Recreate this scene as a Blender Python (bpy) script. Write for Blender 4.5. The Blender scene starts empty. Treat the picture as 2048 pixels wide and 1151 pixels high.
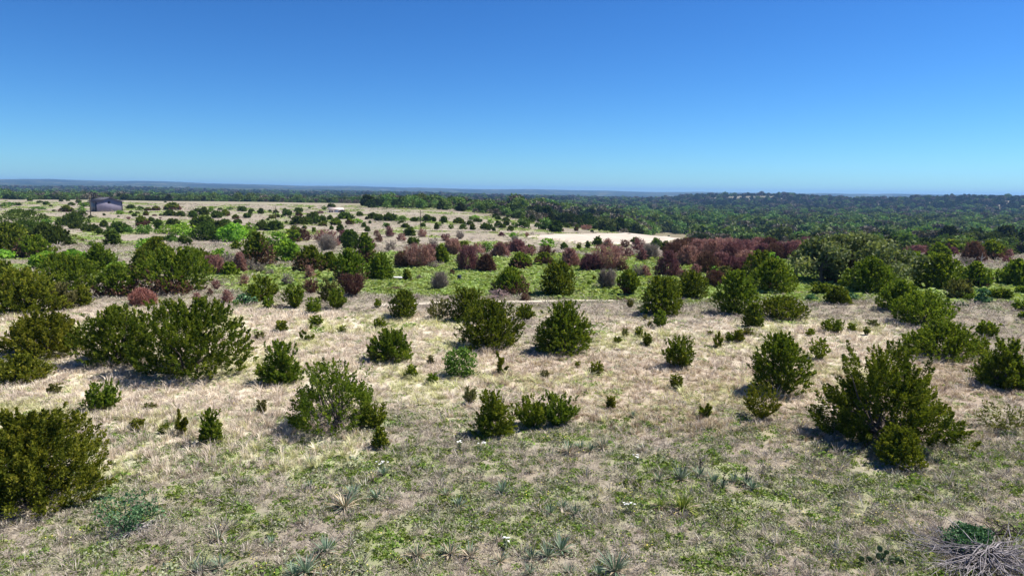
import bpy, math, random
import numpy as np
from mathutils import Vector, Matrix, Euler

# ------------------------------------------------------------------ camera, sky, sun, exposure
scene = bpy.context.scene
C = scene.collection
R = math.radians
FPX = 1374.0                       # focal length in pixels of the 2048 px wide photograph
CAM = Vector((0.0, 0.0, 8.0))
PITCH = 7.9
ROLL = -0.73
cam_data = bpy.data.cameras.new('camera')
cam_data.sensor_width = 36.0
cam_data.lens = FPX / 2048.0 * 36.0
cam_data.clip_start = 0.1
cam_data.clip_end = 60000.0
cam = bpy.data.objects.new('camera', cam_data)
C.objects.link(cam)
CR = (Matrix.Rotation(R(90 - PITCH), 3, 'X') @ Matrix.Rotation(R(-ROLL), 3, 'Z'))
cam.matrix_world = Matrix.Translation(CAM) @ CR.to_4x4()
scene.camera = cam

SUN_AZ, SUN_EL = 72.0, 56.0        # degrees to the right of the view, degrees up
world = bpy.data.worlds.new('World')
scene.world = world
world.use_nodes = True
wn = world.node_tree
wn.nodes.clear()
sky = wn.nodes.new('ShaderNodeTexSky')
sky.sky_type = 'NISHITA'
sky.sun_disc = False
sky.sun_elevation = R(SUN_EL)
sky.sun_rotation = R(SUN_AZ)
sky.altitude = 1500.0
sky.air_density = 1.0
sky.dust_density = 0.3
sky.ozone_density = 3.0
hs = wn.nodes.new('ShaderNodeHueSaturation')
hs.inputs['Saturation'].default_value = 1.18
hs.inputs['Value'].default_value = 1.0
bg = wn.nodes.new('ShaderNodeBackground')
bg.inputs['Strength'].default_value = 0.066
wo = wn.nodes.new('ShaderNodeOutputWorld')
wn.links.new(sky.outputs['Color'], hs.inputs['Color'])
tm = wn.nodes.new('ShaderNodeMix'); tm.data_type = 'RGBA'; tm.blend_type = 'MULTIPLY'; tm.inputs[0].default_value = 1.0
tm.inputs[7].default_value = (0.64, 0.975, 1.22, 1)     # clear dry air: a deeper blue
wn.links.new(hs.outputs['Color'], tm.inputs[6])
def _scale(sock, k):
    q = wn.nodes.new('ShaderNodeMix'); q.data_type = 'RGBA'; q.blend_type = 'MULTIPLY'; q.inputs[0].default_value = 1.0
    wn.links.new(sock, q.inputs[6]); q.inputs[7].default_value = (k, k, k, 1); return q.outputs[2]
gm = wn.nodes.new('ShaderNodeGamma'); gm.inputs['Gamma'].default_value = 1.20
wn.links.new(_scale(tm.outputs[2], 0.10), gm.inputs['Color'])
wn.links.new(_scale(gm.outputs['Color'], 10.5), bg.inputs['Color'])
wn.links.new(bg.outputs['Background'], wo.inputs['Surface'])

sun_data = bpy.data.lights.new('sun', 'SUN')
sun_data.energy = 5.0
sun_data.angle = R(0.53)
sun_data.color = (1.0, 0.95, 0.87)
sun = bpy.data.objects.new('sun', sun_data)
C.objects.link(sun)
sv = Vector((math.sin(R(SUN_AZ)) * math.cos(R(SUN_EL)), math.cos(R(SUN_AZ)) * math.cos(R(SUN_EL)), math.sin(R(SUN_EL))))
sun.rotation_euler = (-sv).to_track_quat('-Z', 'Y').to_euler()
sun.location = (60, 20, 90)

scene.view_settings.view_transform = 'Standard'
scene.view_settings.look = 'None'
scene.view_settings.gamma = 1.0
scene.view_settings.exposure = 0.72
scene.view_settings.use_curve_mapping = False
cy = scene.cycles
cy.max_bounces = 6
cy.diffuse_bounces = 3
cy.transmission_bounces = 4
cy.transparent_max_bounces = 4
cy.volume_bounces = 0
cy.use_denoising = True

# ------------------------------------------------------------------ terrain function
def sstep(a, b, v):
    t = np.clip((np.asarray(v, float) - a) / (b - a), 0, 1)
    return t * t * (3 - 2 * t)

_wr = np.random.RandomState(5)
_WAV = [(a, p, k) for a, p, k in zip(_wr.uniform(0, 6.28, 40), _wr.uniform(0, 6.28, 40), range(40))]
def wavy(x, y, scale, seed, octaves=3):
    """sum of sines, roughly -1..1"""
    out = 0.0; amp = 1.0; tot = 0.0
    for o in range(octaves):
        acc = 0.0
        for j in range(4):
            a, p, _ = _WAV[(seed * 7 + o * 4 + j) % 40]
            f = (2 ** o) * (0.8 + 0.13 * j) * 6.283 / scale
            acc = acc + np.sin((x * math.cos(a + seed) + y * math.sin(a + seed)) * f + p + 1.3 * np.sin((x * math.sin(a) - y * math.cos(a)) * f * 0.43 + p * 2))
        out = out + amp * acc / 2.2
        tot += amp; amp *= 0.55
    return out / tot

def right_mask(x, y):
    return sstep(-0.13, 0.32, np.asarray(x) / np.maximum(y, 30.0))

def T(x, y):
    x = np.asarray(x, float); y = np.asarray(y, float)
    r = np.hypot(x, y)
    az = np.arctan2(x, np.maximum(y, 1e-3))
    m = right_mask(x, y)
    z = 0.10 * wavy(x, y, 17, 1) * sstep(4, 12, r) * sstep(110, 45, r) + 0.25 * wavy(x, y, 60, 2, 2) * sstep(300, 120, r)
    z = z - 2.6 * sstep(45, 150, y)
    z = z - 6.5 * sstep(105, 240, y) * m - 17.0 * sstep(240, 460, y) * m
    z = z + 1.2 * sstep(110, 320, y) * (1 - m)
    z = z - 13.0 * sstep(400, 1250, y) * (1 - m)
    z = z + 0.8 * wavy(x, y, 230, 3) * sstep(120, 400, r) * 0.6
    # far country
    f = sstep(900, 3000, r)
    z = z + f * (5.0 * wavy(x, y, 900, 4) + 3.0 * wavy(x, y, 2300, 6))
    top = 66.0 + 34.0 * sstep(-0.12, -0.62, az) + 3.0 * np.sin(az * 23) + 3.0 * np.sin(az * 51 + 1) \
        + 7.0 * (sstep(0.40, 0.42, az) - sstep(0.47, 0.475, az) + sstep(0.482, 0.50, az) - sstep(0.58, 0.63, az))
    z = z + top * (0.30 * sstep(1800, 5500, r) * sstep(0.30, -0.30, az) + (1 - 0.30 * sstep(0.30, -0.30, az)) * sstep(5200, 9500, r)) * (1 - 0.25 * sstep(10500, 14000, r))
    def bump(a, rr, s_r, s_l, h):
        u = (r - rr) / s_r; v = (az - a) * rr / s_l
        return h * np.exp(-u * u - np.abs(v) ** 3)
    z = z + bump(R(18.8), 2500, 480, 260, 22.0) + bump(R(14.5), 2700, 600, 500, 5.0)
    z = z + bump(R(39.0), 2300, 420, 560, 34.0) + bump(R(30.0), 2900, 500, 700, 12.0)
    return z

def ray(px, py):
    d = CR @ Vector(((px - 1024.0) / FPX, -(py - 575.5) / FPX, -1.0))
    return d.normalized()

_TS = [5.0]
while _TS[-1] < 6000: _TS.append(_TS[-1] + max(0.2, _TS[-1] * 0.008))
_TS = np.array(_TS)
def ground_at(px, py):
    """the ground point seen at a place of the photograph"""
    d = np.array(ray(px, py)); o = np.array(CAM)
    ts = _TS
    for _ in range(3):
        P = o + ts[:, None] * d
        hit = np.nonzero(P[:, 2] <= T(P[:, 0], P[:, 1]))[0]
        if len(hit) == 0:
            t = 900.0; break
        i = hit[0]; t = ts[i]
        ts = np.linspace(ts[max(i - 1, 0)], t, 24)
    p = o + d * t
    return Vector((p[0], p[1], float(T(p[0], p[1]))))

def front_to_centre(px, base, top, w):
    """front foot pixel, top pixel and width -> centre on the ground, real width, real height"""
    g = ground_at(px, base)
    dh = math.hypot(g.x, g.y)
    dep = (g - CAM).length
    W = w / FPX * dep
    k = (dh + 0.33 * W) / dh
    c = Vector((g.x * k, g.y * k, 0)); c.z = float(T(c.x, c.y))
    d = ray(px, top)
    hd = math.hypot(d.x, d.y)
    H = CAM.z + d.z / hd * (dh * k) - c.z
    return c, W * k, max(H, 0.12), dep

# ------------------------------------------------------------------ helpers: materials
def new_mat(name):
    m = bpy.data.materials.new(name)
    m.use_nodes = True
    m.node_tree.nodes.clear()
    return m, m.node_tree.nodes, m.node_tree.links

def ramp(nodes, stops):
    r = nodes.new('ShaderNodeValToRGB')
    e = r.color_ramp.elements
    while len(e) < len(stops): e.new(0.5)
    for el, (p, c) in zip(e, stops):
        el.position = p; el.color = (c[0], c[1], c[2], 1)
    return r

def foliage_mat(name, stops, transl=0.25, tcol=None, vary=0.12, rough=0.65):
    m, n, l = new_mat(name)
    at = n.new('ShaderNodeAttribute'); at.attribute_name = 'tint'
    r = ramp(n, stops)
    l.new(at.outputs['Fac'], r.inputs['Fac'])
    oi = n.new('ShaderNodeObjectInfo')
    mr = n.new('ShaderNodeMapRange'); mr.inputs['To Min'].default_value = 1 - vary * 1.6; mr.inputs['To Max'].default_value = 1 + vary * 1.6
    mh = n.new('ShaderNodeMapRange'); mh.inputs['To Min'].default_value = 0.5 - vary * 0.10; mh.inputs['To Max'].default_value = 0.5 + vary * 0.12
    l.new(oi.outputs['Random'], mr.inputs['Value']); l.new(oi.outputs['Random'], mh.inputs['Value'])
    h = n.new('ShaderNodeHueSaturation')
    l.new(r.outputs['Color'], h.inputs['Color']); l.new(mr.outputs['Result'], h.inputs['Value']); l.new(mh.outputs['Result'], h.inputs['Hue'])
    b = n.new('ShaderNodeBsdfPrincipled')
    b.inputs['Roughness'].default_value = rough
    b.inputs['Specular IOR Level'].default_value = 0.10
    l.new(h.outputs['Color'], b.inputs['Base Color'])
    out = n.new('ShaderNodeOutputMaterial')
    if transl > 0:
        tr = n.new('ShaderNodeBsdfTranslucent')
        g = n.new('ShaderNodeMix'); g.data_type = 'RGBA'; g.blend_type = 'MULTIPLY'; g.inputs[0].default_value = 1.0
        l.new(h.outputs['Color'], g.inputs[6]); g.inputs[7].default_value = (1.3, 1.35, 0.6, 1) if tcol is None else (*tcol, 1)
        l.new(g.outputs[2], tr.inputs['Color'])
        mx = n.new('ShaderNodeMixShader'); mx.inputs['Fac'].default_value = transl
        l.new(b.outputs['BSDF'], mx.inputs[1]); l.new(tr.outputs['BSDF'], mx.inputs[2]); l.new(mx.outputs['Shader'], out.inputs['Surface'])
    else:
        l.new(b.outputs['BSDF'], out.inputs['Surface'])
    return m

def plain_mat(name, col, rough=0.7, spec=0.3, metal=0.0, noise=0.0, nscale=8.0, col2=None, bump=0.0):
    m, n, l = new_mat(name)
    b = n.new('ShaderNodeBsdfPrincipled')
    b.inputs['Roughness'].default_value = rough
    b.inputs['Specular IOR Level'].default_value = spec
    b.inputs['Metallic'].default_value = metal
    b.inputs['Base Color'].default_value = (*col, 1)
    out = n.new('ShaderNodeOutputMaterial'); l.new(b.outputs['BSDF'], out.inputs['Surface'])
    if noise > 0:
        tc = n.new('ShaderNodeTexCoord')
        nz = n.new('ShaderNodeTexNoise'); nz.inputs['Scale'].default_value = nscale; nz.inputs['Detail'].default_value = 5
        l.new(tc.outputs['Object'], nz.inputs['Vector'])
        c2 = col2 if col2 else tuple(c * (1 - noise) for c in col)
        r = ramp(n, [(0.35, c2), (0.65, col)])
        l.new(nz.outputs['Fac'], r.inputs['Fac']); l.new(r.outputs['Color'], b.inputs['Base Color'])
        if bump > 0:
            bp = n.new('ShaderNodeBump'); bp.inputs['Strength'].default_value = bump; bp.inputs['Distance'].default_value = 0.02
            l.new(nz.outputs['Fac'], bp.inputs['Height']); l.new(bp.outputs['Normal'], b.inputs['Normal'])
    return m

M = {}
M['juniper'] = foliage_mat('juniper_green', [(0.0, (0.060, 0.100, 0.013)), (0.5, (0.155, 0.208, 0.024)), (1.0, (0.330, 0.345, 0.050))], 0.36)
M['juniper_yellow'] = foliage_mat('juniper_yellow_green', [(0.0, (0.066, 0.094, 0.012)), (0.5, (0.198, 0.228, 0.024)), (1.0, (0.396, 0.378, 0.054))], 0.30)
M['juniper_far'] = foliage_mat('juniper_dark_green', [(0.0, (0.044, 0.076, 0.018)), (0.5, (0.100, 0.150, 0.026)), (1.0, (0.20, 0.245, 0.046))], 0.28)
M['olive'] = foliage_mat('juniper_olive', [(0.0, (0.09, 0.095, 0.030)), (0.5, (0.20, 0.195, 0.065)), (1.0, (0.33, 0.31, 0.13))], 0.25)
M['dead_brown'] = foliage_mat('dead_juniper_brown', [(0.0, (0.084, 0.046, 0.034)), (0.5, (0.210, 0.114, 0.079)), (1.0, (0.360, 0.216, 0.144))], 0.15, (1.1, 1, 0.9))
M['red_twigs'] = foliage_mat('red_brown_twigs', [(0.0, (0.150, 0.074, 0.072)), (0.5, (0.330, 0.175, 0.160)), (1.0, (0.50, 0.32, 0.285))], 0.3, (1.15, 1.0, 0.98), 0.25)
M['salmon'] = foliage_mat('salmon_dead_needles', [(0.0, (0.25, 0.11, 0.08)), (0.5, (0.47, 0.235, 0.18)), (1.0, (0.64, 0.40, 0.32))], 0.15, (1.1, 0.98, 0.95))
M['grey_twigs'] = foliage_mat('grey_bare_twigs', [(0.0, (0.18, 0.145, 0.12)), (0.5, (0.34, 0.285, 0.24)), (1.0, (0.50, 0.44, 0.38))], 0.25, (1, 1, 1))
M['leaf_bright'] = foliage_mat('bright_spring_leaves', [(0.0, (0.085, 0.17, 0.020)), (0.5, (0.20, 0.36, 0.040)), (1.0, (0.38, 0.52, 0.08))], 0.35)
M['leaf_teal'] = foliage_mat('blue_green_leaves', [(0.0, (0.035, 0.085, 0.038)), (0.5, (0.095, 0.185, 0.082)), (1.0, (0.21, 0.32, 0.16))], 0.2, (0.9, 1.2, 0.7))
M['leaf_oak'] = foliage_mat('grey_green_oak_leaves', [(0.0, (0.065, 0.085, 0.036)), (0.5, (0.155, 0.180, 0.075)), (1.0, (0.27, 0.28, 0.12))], 0.25)
M['leaf_mid'] = foliage_mat('mid_green_leaves', [(0.0, (0.045, 0.10, 0.018)), (0.5, (0.115, 0.20, 0.036)), (1.0, (0.22, 0.31, 0.065))], 0.3)
M['bark'] = plain_mat('grey_juniper_bark', (0.20, 0.165, 0.14), 0.9, 0.1, noise=0.6, nscale=18, bump=0.4)
M['bark_red'] = plain_mat('red_brown_bark', (0.13, 0.075, 0.062), 0.9, 0.1, noise=0.5, nscale=18)
M['bleached'] = plain_mat('bleached_wood', (0.50, 0.46, 0.43), 0.85, 0.15, noise=0.55, nscale=9, bump=0.4)
M['bleached_pink'] = plain_mat('weathered_pinkish_wood', (0.46, 0.33, 0.30), 0.85, 0.15, noise=0.55, nscale=9)
M['burnt'] = plain_mat('dark_weathered_wood', (0.055, 0.045, 0.042), 0.9, 0.1, noise=0.5, nscale=14)

# ------------------------------------------------------------------ helpers: meshes and objects
def mesh_np(name, V, F, mats, tint=None, fm=None, smooth=False):
    """V (n,3), F list of arrays (m,k), tint per vertex, fm material index per face"""
    me = bpy.data.meshes.new(name)
    V = np.asarray(V, np.float32)
    F = [np.asarray(f, np.int32) for f in (F if isinstance(F, list) else [F]) if len(f)]
    nl = sum(f.size for f in F); nf = sum(len(f) for f in F)
    me.vertices.add(len(V)); me.vertices.foreach_set('co', V.ravel())
    me.loops.add(nl); me.loops.foreach_set('vertex_index', np.concatenate([f.ravel() for f in F]))
    me.polygons.add(nf)
    tot = np.concatenate([np.full(len(f), f.shape[1], np.int32) for f in F])
    st = np.zeros(nf, np.int32); st[1:] = np.cumsum(tot)[:-1]
    me.polygons.foreach_set('loop_start', st)
    if fm is not None: me.polygons.foreach_set('material_index', np.asarray(fm, np.int32))
    if smooth: me.polygons.foreach_set('use_smooth', np.ones(nf, bool))
    for mt in (mats if isinstance(mats, (list, tuple)) else [mats]): me.materials.append(mt)
    if tint is not None:
        a = me.attributes.new('tint', 'FLOAT', 'POINT'); a.data.foreach_set('value', np.asarray(tint, np.float32))
    me.update(calc_edges=True)
    return me

def link(name, me, parent=None, loc=None, rot=None, scale=None):
    o = bpy.data.objects.new(name, me)
    C.objects.link(o)
    if parent is not None: o.parent = parent
    if loc is not None: o.location = loc
    if rot is not None: o.rotation_euler = rot
    if scale is not None: o.scale = scale
    return o

def tag(o, label, cat, group=None, kind=None):
    if label: o['label'] = label
    if cat: o['category'] = cat
    if group: o['group'] = group
    if kind: o['kind'] = kind
    return o

def struct(name, me):
    o = link(name, me); o['kind'] = 'structure'; return o

def nrm(a): return a / np.maximum(np.linalg.norm(a, axis=1, keepdims=True), 1e-9)

def sprays(rng, P, D, L, Wd, tint, cross=2):
    """elongated rhombic leaves: start P, direction D, length L, width Wd"""
    n = len(P)
    s = nrm(np.cross(D, rng.normal(size=(n, 3))))
    t = np.cross(D, s)
    Vs = []; Fs = []; Ts = []
    for k, side in enumerate((s, t)[:cross]):
        mid = P + D * (L * 0.55)[:, None]
        sw = side * (Wd * 0.5)[:, None]
        v = np.stack([P, mid + sw, P + D * L[:, None], mid - sw], 1).reshape(-1, 3)
        Vs.append(v)
        Fs.append(np.arange(4 * n).reshape(n, 4) + k * 4 * n)
        Ts.append(np.repeat(tint, 4))
    return np.concatenate(Vs), np.concatenate(Fs), np.concatenate(Ts)

def leaves(rng, P, size, tint):
    """randomly turned leaf quads"""
    n = len(P)
    a = nrm(rng.normal(size=(n, 3)) + np.array([0, 0, 0.0]))
    b = nrm(np.cross(a, rng.normal(size=(n, 3))))
    ha = a * (size * 0.62)[:, None]; hb = b * (size * 0.40)[:, None]
    v = np.stack([P - ha, P + hb - ha * 0.1, P + ha, P - hb - ha * 0.1], 1).reshape(-1, 3)
    return v, np.arange(4 * n).reshape(n, 4), np.repeat(tint, 4)

def tubes(paths, sides=5):
    """paths: list of (points (k,3), radii (k)) -> one mesh arrays"""
    Vs = []; Fs = []; off = 0
    ang = np.arange(sides) * 2 * np.pi / sides
    for pts, rad in paths:
        pts = np.asarray(pts, float); k = len(pts)
        tan = np.gradient(pts, axis=0); tan = nrm(tan)
        ref = np.where(np.abs(tan[:, 2:3]) > 0.9, np.array([[1.0, 0, 0]]), np.array([[0, 0, 1.0]]))
        u = nrm(np.cross(tan, ref)); v = np.cross(tan, u)
        ring = pts[:, None, :] + np.asarray(rad)[:, None, None] * (np.cos(ang)[None, :, None] * u[:, None, :] + np.sin(ang)[None, :, None] * v[:, None, :])
        Vs.append(ring.reshape(-1, 3))
        i = np.arange(k - 1)[:, None] * sides; j = np.arange(sides)[None, :]; j2 = (j + 1) % sides
        Fs.append(np.stack([off + i + j, off + i + j2, off + i + sides + j2, off + i + sides + j], -1).reshape(-1, 4))
        off += k * sides
    return np.concatenate(Vs), np.concatenate(Fs)

def box_arrays(x0, x1, y0, y1, z0, z1):
    v = np.array([[x0, y0, z0], [x1, y0, z0], [x1, y1, z0], [x0, y1, z0], [x0, y0, z1], [x1, y0, z1], [x1, y1, z1], [x0, y1, z1]], float)
    f = np.array([[0, 3, 2, 1], [4, 5, 6, 7], [0, 1, 5, 4], [1, 2, 6, 5], [2, 3, 7, 6], [3, 0, 4, 7]])
    return v, f

class MB:
    def __init__(self): self.v = []; self.f4 = []; self.n = 0
    def add(self, v, f):
        self.v.append(np.asarray(v, float)); self.f4.append(np.asarray(f) + self.n); self.n += len(v); return self
    def box(self, *a): return self.add(*box_arrays(*a))
    def mesh(self, name, mat, smooth=False): return mesh_np(name, np.concatenate(self.v), np.concatenate(self.f4), mat, smooth=smooth)

# ------------------------------------------------------------------ ground sheet
A1 = np.radians(np.concatenate([np.arange(-48, 48.01, 0.25), np.arange(52, 312, 4.0)]))
rr = [0.0, 2.0]
while rr[-1] < 15000: rr.append(rr[-1] + max(0.35, rr[-1] * 0.02))
RR = np.array(rr[1:])
gx = (RR[:, None] * np.sin(A1)[None, :]); gy = (RR[:, None] * np.cos(A1)[None, :])
gz = T(gx, gy)
nA, nR = len(A1), len(RR)
V = np.concatenate([np.stack([gx, gy, gz], -1).reshape(-1, 3), [[0, 0, float(T(0, 0))]]])
i = np.arange(nR - 1)[:, None] * nA; j = np.arange(nA)[None, :]; j2 = (j + 1) % nA
F4 = np.stack([i + j, i + nA + j, i + nA + j2, i + j2], -1).reshape(-1, 4)
jj = np.arange(nA)
F3 = np.stack([np.full(nA, nR * nA), jj, (jj + 1) % nA], -1)
X, Y = V[:, 0], V[:, 1]; RD = np.hypot(X, Y)

def w_green(x, y):      # spring-green meadow beyond the bushes, and green flushes in the near ground
    e = wavy(x, y, 26, 3, 2)
    m = sstep(50, 56, y + 2.5 * e) * sstep(112, 84, y + 6 * e) * sstep(-34, -16, x + 5 * e) * sstep(52, 32, x - 0.15 * y + 6 * e)
    m2 = 0.6 * sstep(54, 62, y + 3 * e) * sstep(110, 80, y) * sstep(0.0, 0.6, e + 0.1)
    near = 0.55 * sstep(26.5, 19.5, y + 2.2 * wavy(x, y, 11, 5, 2)) * sstep(-0.5, 0.5, wavy(x, y, 4.3, 7, 3) + 0.15)
    m3 = 0.5 * sstep(95, 130, y) * sstep(0.0, 0.5, wavy(x, y, 45, 9, 3)) * sstep(0.25, 0.1, x / np.maximum(y, 1))
    m = m * (0.62 + 0.38 * sstep(-0.5, 0.4, wavy(x, y, 9, 6, 3)))
    return np.clip(np.maximum(np.maximum(np.maximum(m, m2), near), m3), 0, 1)
def w_straw(x, y):      # pale tall dry grass
    e = wavy(x, y, 21, 8, 3)
    m = sstep(24, 28, y + 3 * e) * sstep(48, 41, y + 3 * e) * sstep(-0.75, 0.25, e + 0.35 - 0.02 * x)
    m2 = sstep(17.0, 19.5, y + e) * sstep(31, 27, y) * sstep(-2.5, -6, x + 1.5 * e)
    return np.clip(np.maximum(m, m2), 0, 1)
def w_brown(x, y):      # pinkish brown bunch grass on the open middle
    e = wavy(x, y, 13, 11, 3)
    return np.clip(sstep(22, 25, y + 2 * e) * sstep(37, 32, y + 2 * e) * sstep(-3, 1, x + 2 * e) * sstep(-0.7, 0.5, e + 0.4), 0, 1)
def forest_density(x, y):
    r = np.hypot(x, y); az = np.arctan2(x, np.maximum(y, 1e-3))
    m = right_mask(x, y)
    near_edge = 300 + 50 * wavy(x, y, 160, 5, 2) - 140 * sstep(0.30, 0.58, az)
    d = sstep(near_edge, near_edge + 60, r) * sstep(0.02, 0.16, m)
    left = sstep(640, 760, r + 40 * wavy(x, y, 300, 4, 2)) * (1 - sstep(0.02, 0.16, m))
    mid = sstep(330, 430, r + 40 * wavy(x, y, 90, 7, 2)) * sstep(-0.27, -0.17, az + 0.03 * wavy(x, y, 120, 6, 2))
    scrub = 0.34 * sstep(185, 270, r) * sstep(-0.34, -0.15, az) * sstep(-0.3, 0.4, wavy(x, y, 60, 15, 2))
    d = np.maximum(d, scrub)
    thin = 0.26 * sstep(340, 430, r) * sstep(-0.1, 0.5, wavy(x, y, 110, 14, 2)) * sstep(-0.72, -0.5, -np.abs(az))
    d = np.maximum(np.maximum(d, left), np.maximum(0.9 * mid, thin))
    cl = wavy(x, y, 420, 9, 3)
    d = d * (1 - 0.9 * sstep(0.38, 0.6, cl) * sstep(450, 700, r) * (0.35 + 0.65 * sstep(0.15, -0.25, az) * sstep(1000, 1600, r)))
    cl2 = wavy(x, y, 130, 21, 3)
    d = d * (1 - 0.85 * sstep(0.42, 0.60, cl2) * sstep(650, 900, r))
    top = np.exp(-((r - 2330) / 120) ** 2) * sstep(0.05, 0.02, np.abs(az - R(18.9)))
    d = d * (1 - 0.95 * np.clip(top * 1.4, 0, 1))
    st = np.exp(-((r - 1900 - 120 * np.sin(az * 30)) / 55) ** 2) * sstep(0.50, 0.54, az)
    d = d * (1 - 0.9 * st)
    return np.clip(d, 0, 1)

att = {'green': w_green(X, Y), 'straw': w_straw(X, Y), 'brown': w_brown(X, Y), 'forest': forest_density(X, Y)}
fm_, n, l = new_mat('rangeland_ground')
geo = n.new('ShaderNodeNewGeometry')
def noise(scale, detail=5, rough=0.6, sx=1.0, sy=1.0):
    nz = n.new('ShaderNodeTexNoise'); nz.inputs['Scale'].default_value = scale; nz.inputs['Detail'].default_value = detail; nz.inputs['Roughness'].default_value = rough
    mp = n.new('ShaderNodeMapping'); mp.inputs['Scale'].default_value = (sx, sy, 0.0)
    l.new(geo.outputs['Position'], mp.inputs['Vector']); l.new(mp.outputs['Vector'], nz.inputs['Vector'])
    return nz.outputs['Fac']
def mixc(fac, a, b):
    m = n.new('ShaderNodeMix'); m.data_type = 'RGBA'
    if isinstance(fac, float): m.inputs[0].default_value = fac
    else: l.new(fac, m.inputs[0])
    for k, v in ((6, a), (7, b)):
        if isinstance(v, tuple): m.inputs[k].default_value = (*v, 1)
        else: l.new(v, m.inputs[k])
    return m.outputs[2]
def attr(name):
    a = n.new('ShaderNodeAttribute'); a.attribute_name = name; return a.outputs['Fac']
def mr(v, a, b, c=0.0, d=1.0):
    m = n.new('ShaderNodeMapRange'); m.inputs['From Min'].default_value = a; m.inputs['From Max'].default_value = b
    m.inputs['To Min'].default_value = c; m.inputs['To Max'].default_value = d
    l.new(v, m.inputs['Value']); return m.outputs['Result']
def mul(a, b):
    m = n.new('ShaderNodeMath'); m.operation = 'MULTIPLY'
    for k, v in ((0, a), (1, b)):
        if isinstance(v, float): m.inputs[k].default_value = v
        else: l.new(v, m.inputs[k])
    return m.outputs[0]
nb, nm_, nf_, nx = noise(0.06), noise(0.5), noise(3.5, 6, 0.7), noise(14.0, 4, 0.7)
c = mixc(mr(nb, 0.4, 0.62), (0.275, 0.238, 0.192), (0.36, 0.315, 0.25))
np_ = noise(0.13, 6, 0.7)
c = mixc(mul(mr(np_, 0.50, 0.62), 0.55), c, (0.29, 0.265, 0.165))
c = mixc(mul(mr(nm_, 0.46, 0.66), 0.6), c, (0.33, 0.26, 0.20))
c = mixc(mul(mr(nf_, 0.5, 0.68), 0.5), c, (0.22, 0.195, 0.125))
c = mixc(mul(mr(nx, 0.55, 0.7), 0.35), c, (0.16, 0.125, 0.09))
c = mixc(mul(attr('straw'), mr(nm_, 0.3, 0.55, 0.45, 0.95)), c, (0.66, 0.60, 0.46))
c = mixc(mul(attr('brown'), mr(nf_, 0.35, 0.6, 0.3, 0.85)), c, (0.40, 0.305, 0.235))
c = mixc(mul(attr('green'), mr(nf_, 0.36, 0.56, 0.45, 0.95)), c, (0.225, 0.30, 0.09))
c = mixc(mul(attr('green'), mul(mr(nm_, 0.5, 0.7), 0.6)), c, (0.33, 0.355, 0.16))
# far wood: crowns seen as one mass with clearings
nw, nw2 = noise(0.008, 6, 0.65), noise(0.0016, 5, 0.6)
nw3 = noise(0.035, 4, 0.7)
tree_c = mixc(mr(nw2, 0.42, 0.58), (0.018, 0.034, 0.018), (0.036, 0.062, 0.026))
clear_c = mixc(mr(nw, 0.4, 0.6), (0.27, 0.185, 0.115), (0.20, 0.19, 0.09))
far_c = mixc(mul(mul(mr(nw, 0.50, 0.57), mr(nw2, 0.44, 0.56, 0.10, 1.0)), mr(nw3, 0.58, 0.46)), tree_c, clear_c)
dist = n.new('ShaderNodeVectorMath'); dist.operation = 'LENGTH'; l.new(geo.outputs['Position'], dist.inputs[0])
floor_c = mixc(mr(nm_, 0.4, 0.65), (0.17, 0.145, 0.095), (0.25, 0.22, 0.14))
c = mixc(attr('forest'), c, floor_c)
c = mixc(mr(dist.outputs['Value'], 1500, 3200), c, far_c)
b = n.new('ShaderNodeBsdfPrincipled'); b.inputs['Roughness'].default_value = 0.95; b.inputs['Specular IOR Level'].default_value = 0.05
l.new(c, b.inputs['Base Color'])
bp = n.new('ShaderNodeBump'); bp.inputs['Strength'].default_value = 0.7; bp.inputs['Distance'].default_value = 0.08
l.new(nf_, bp.inputs['Height']); l.new(bp.outputs['Normal'], b.inputs['Normal'])
o_ = n.new('ShaderNodeOutputMaterial'); l.new(b.outputs['BSDF'], o_.inputs['Surface'])
gme = mesh_np('ground', V, [F4, F3], fm_, smooth=True)
for k, v in att.items():
    a = gme.attributes.new(k, 'FLOAT', 'POINT'); a.data.foreach_set('value', v.astype(np.float32))
struct('ground', gme)

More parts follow.
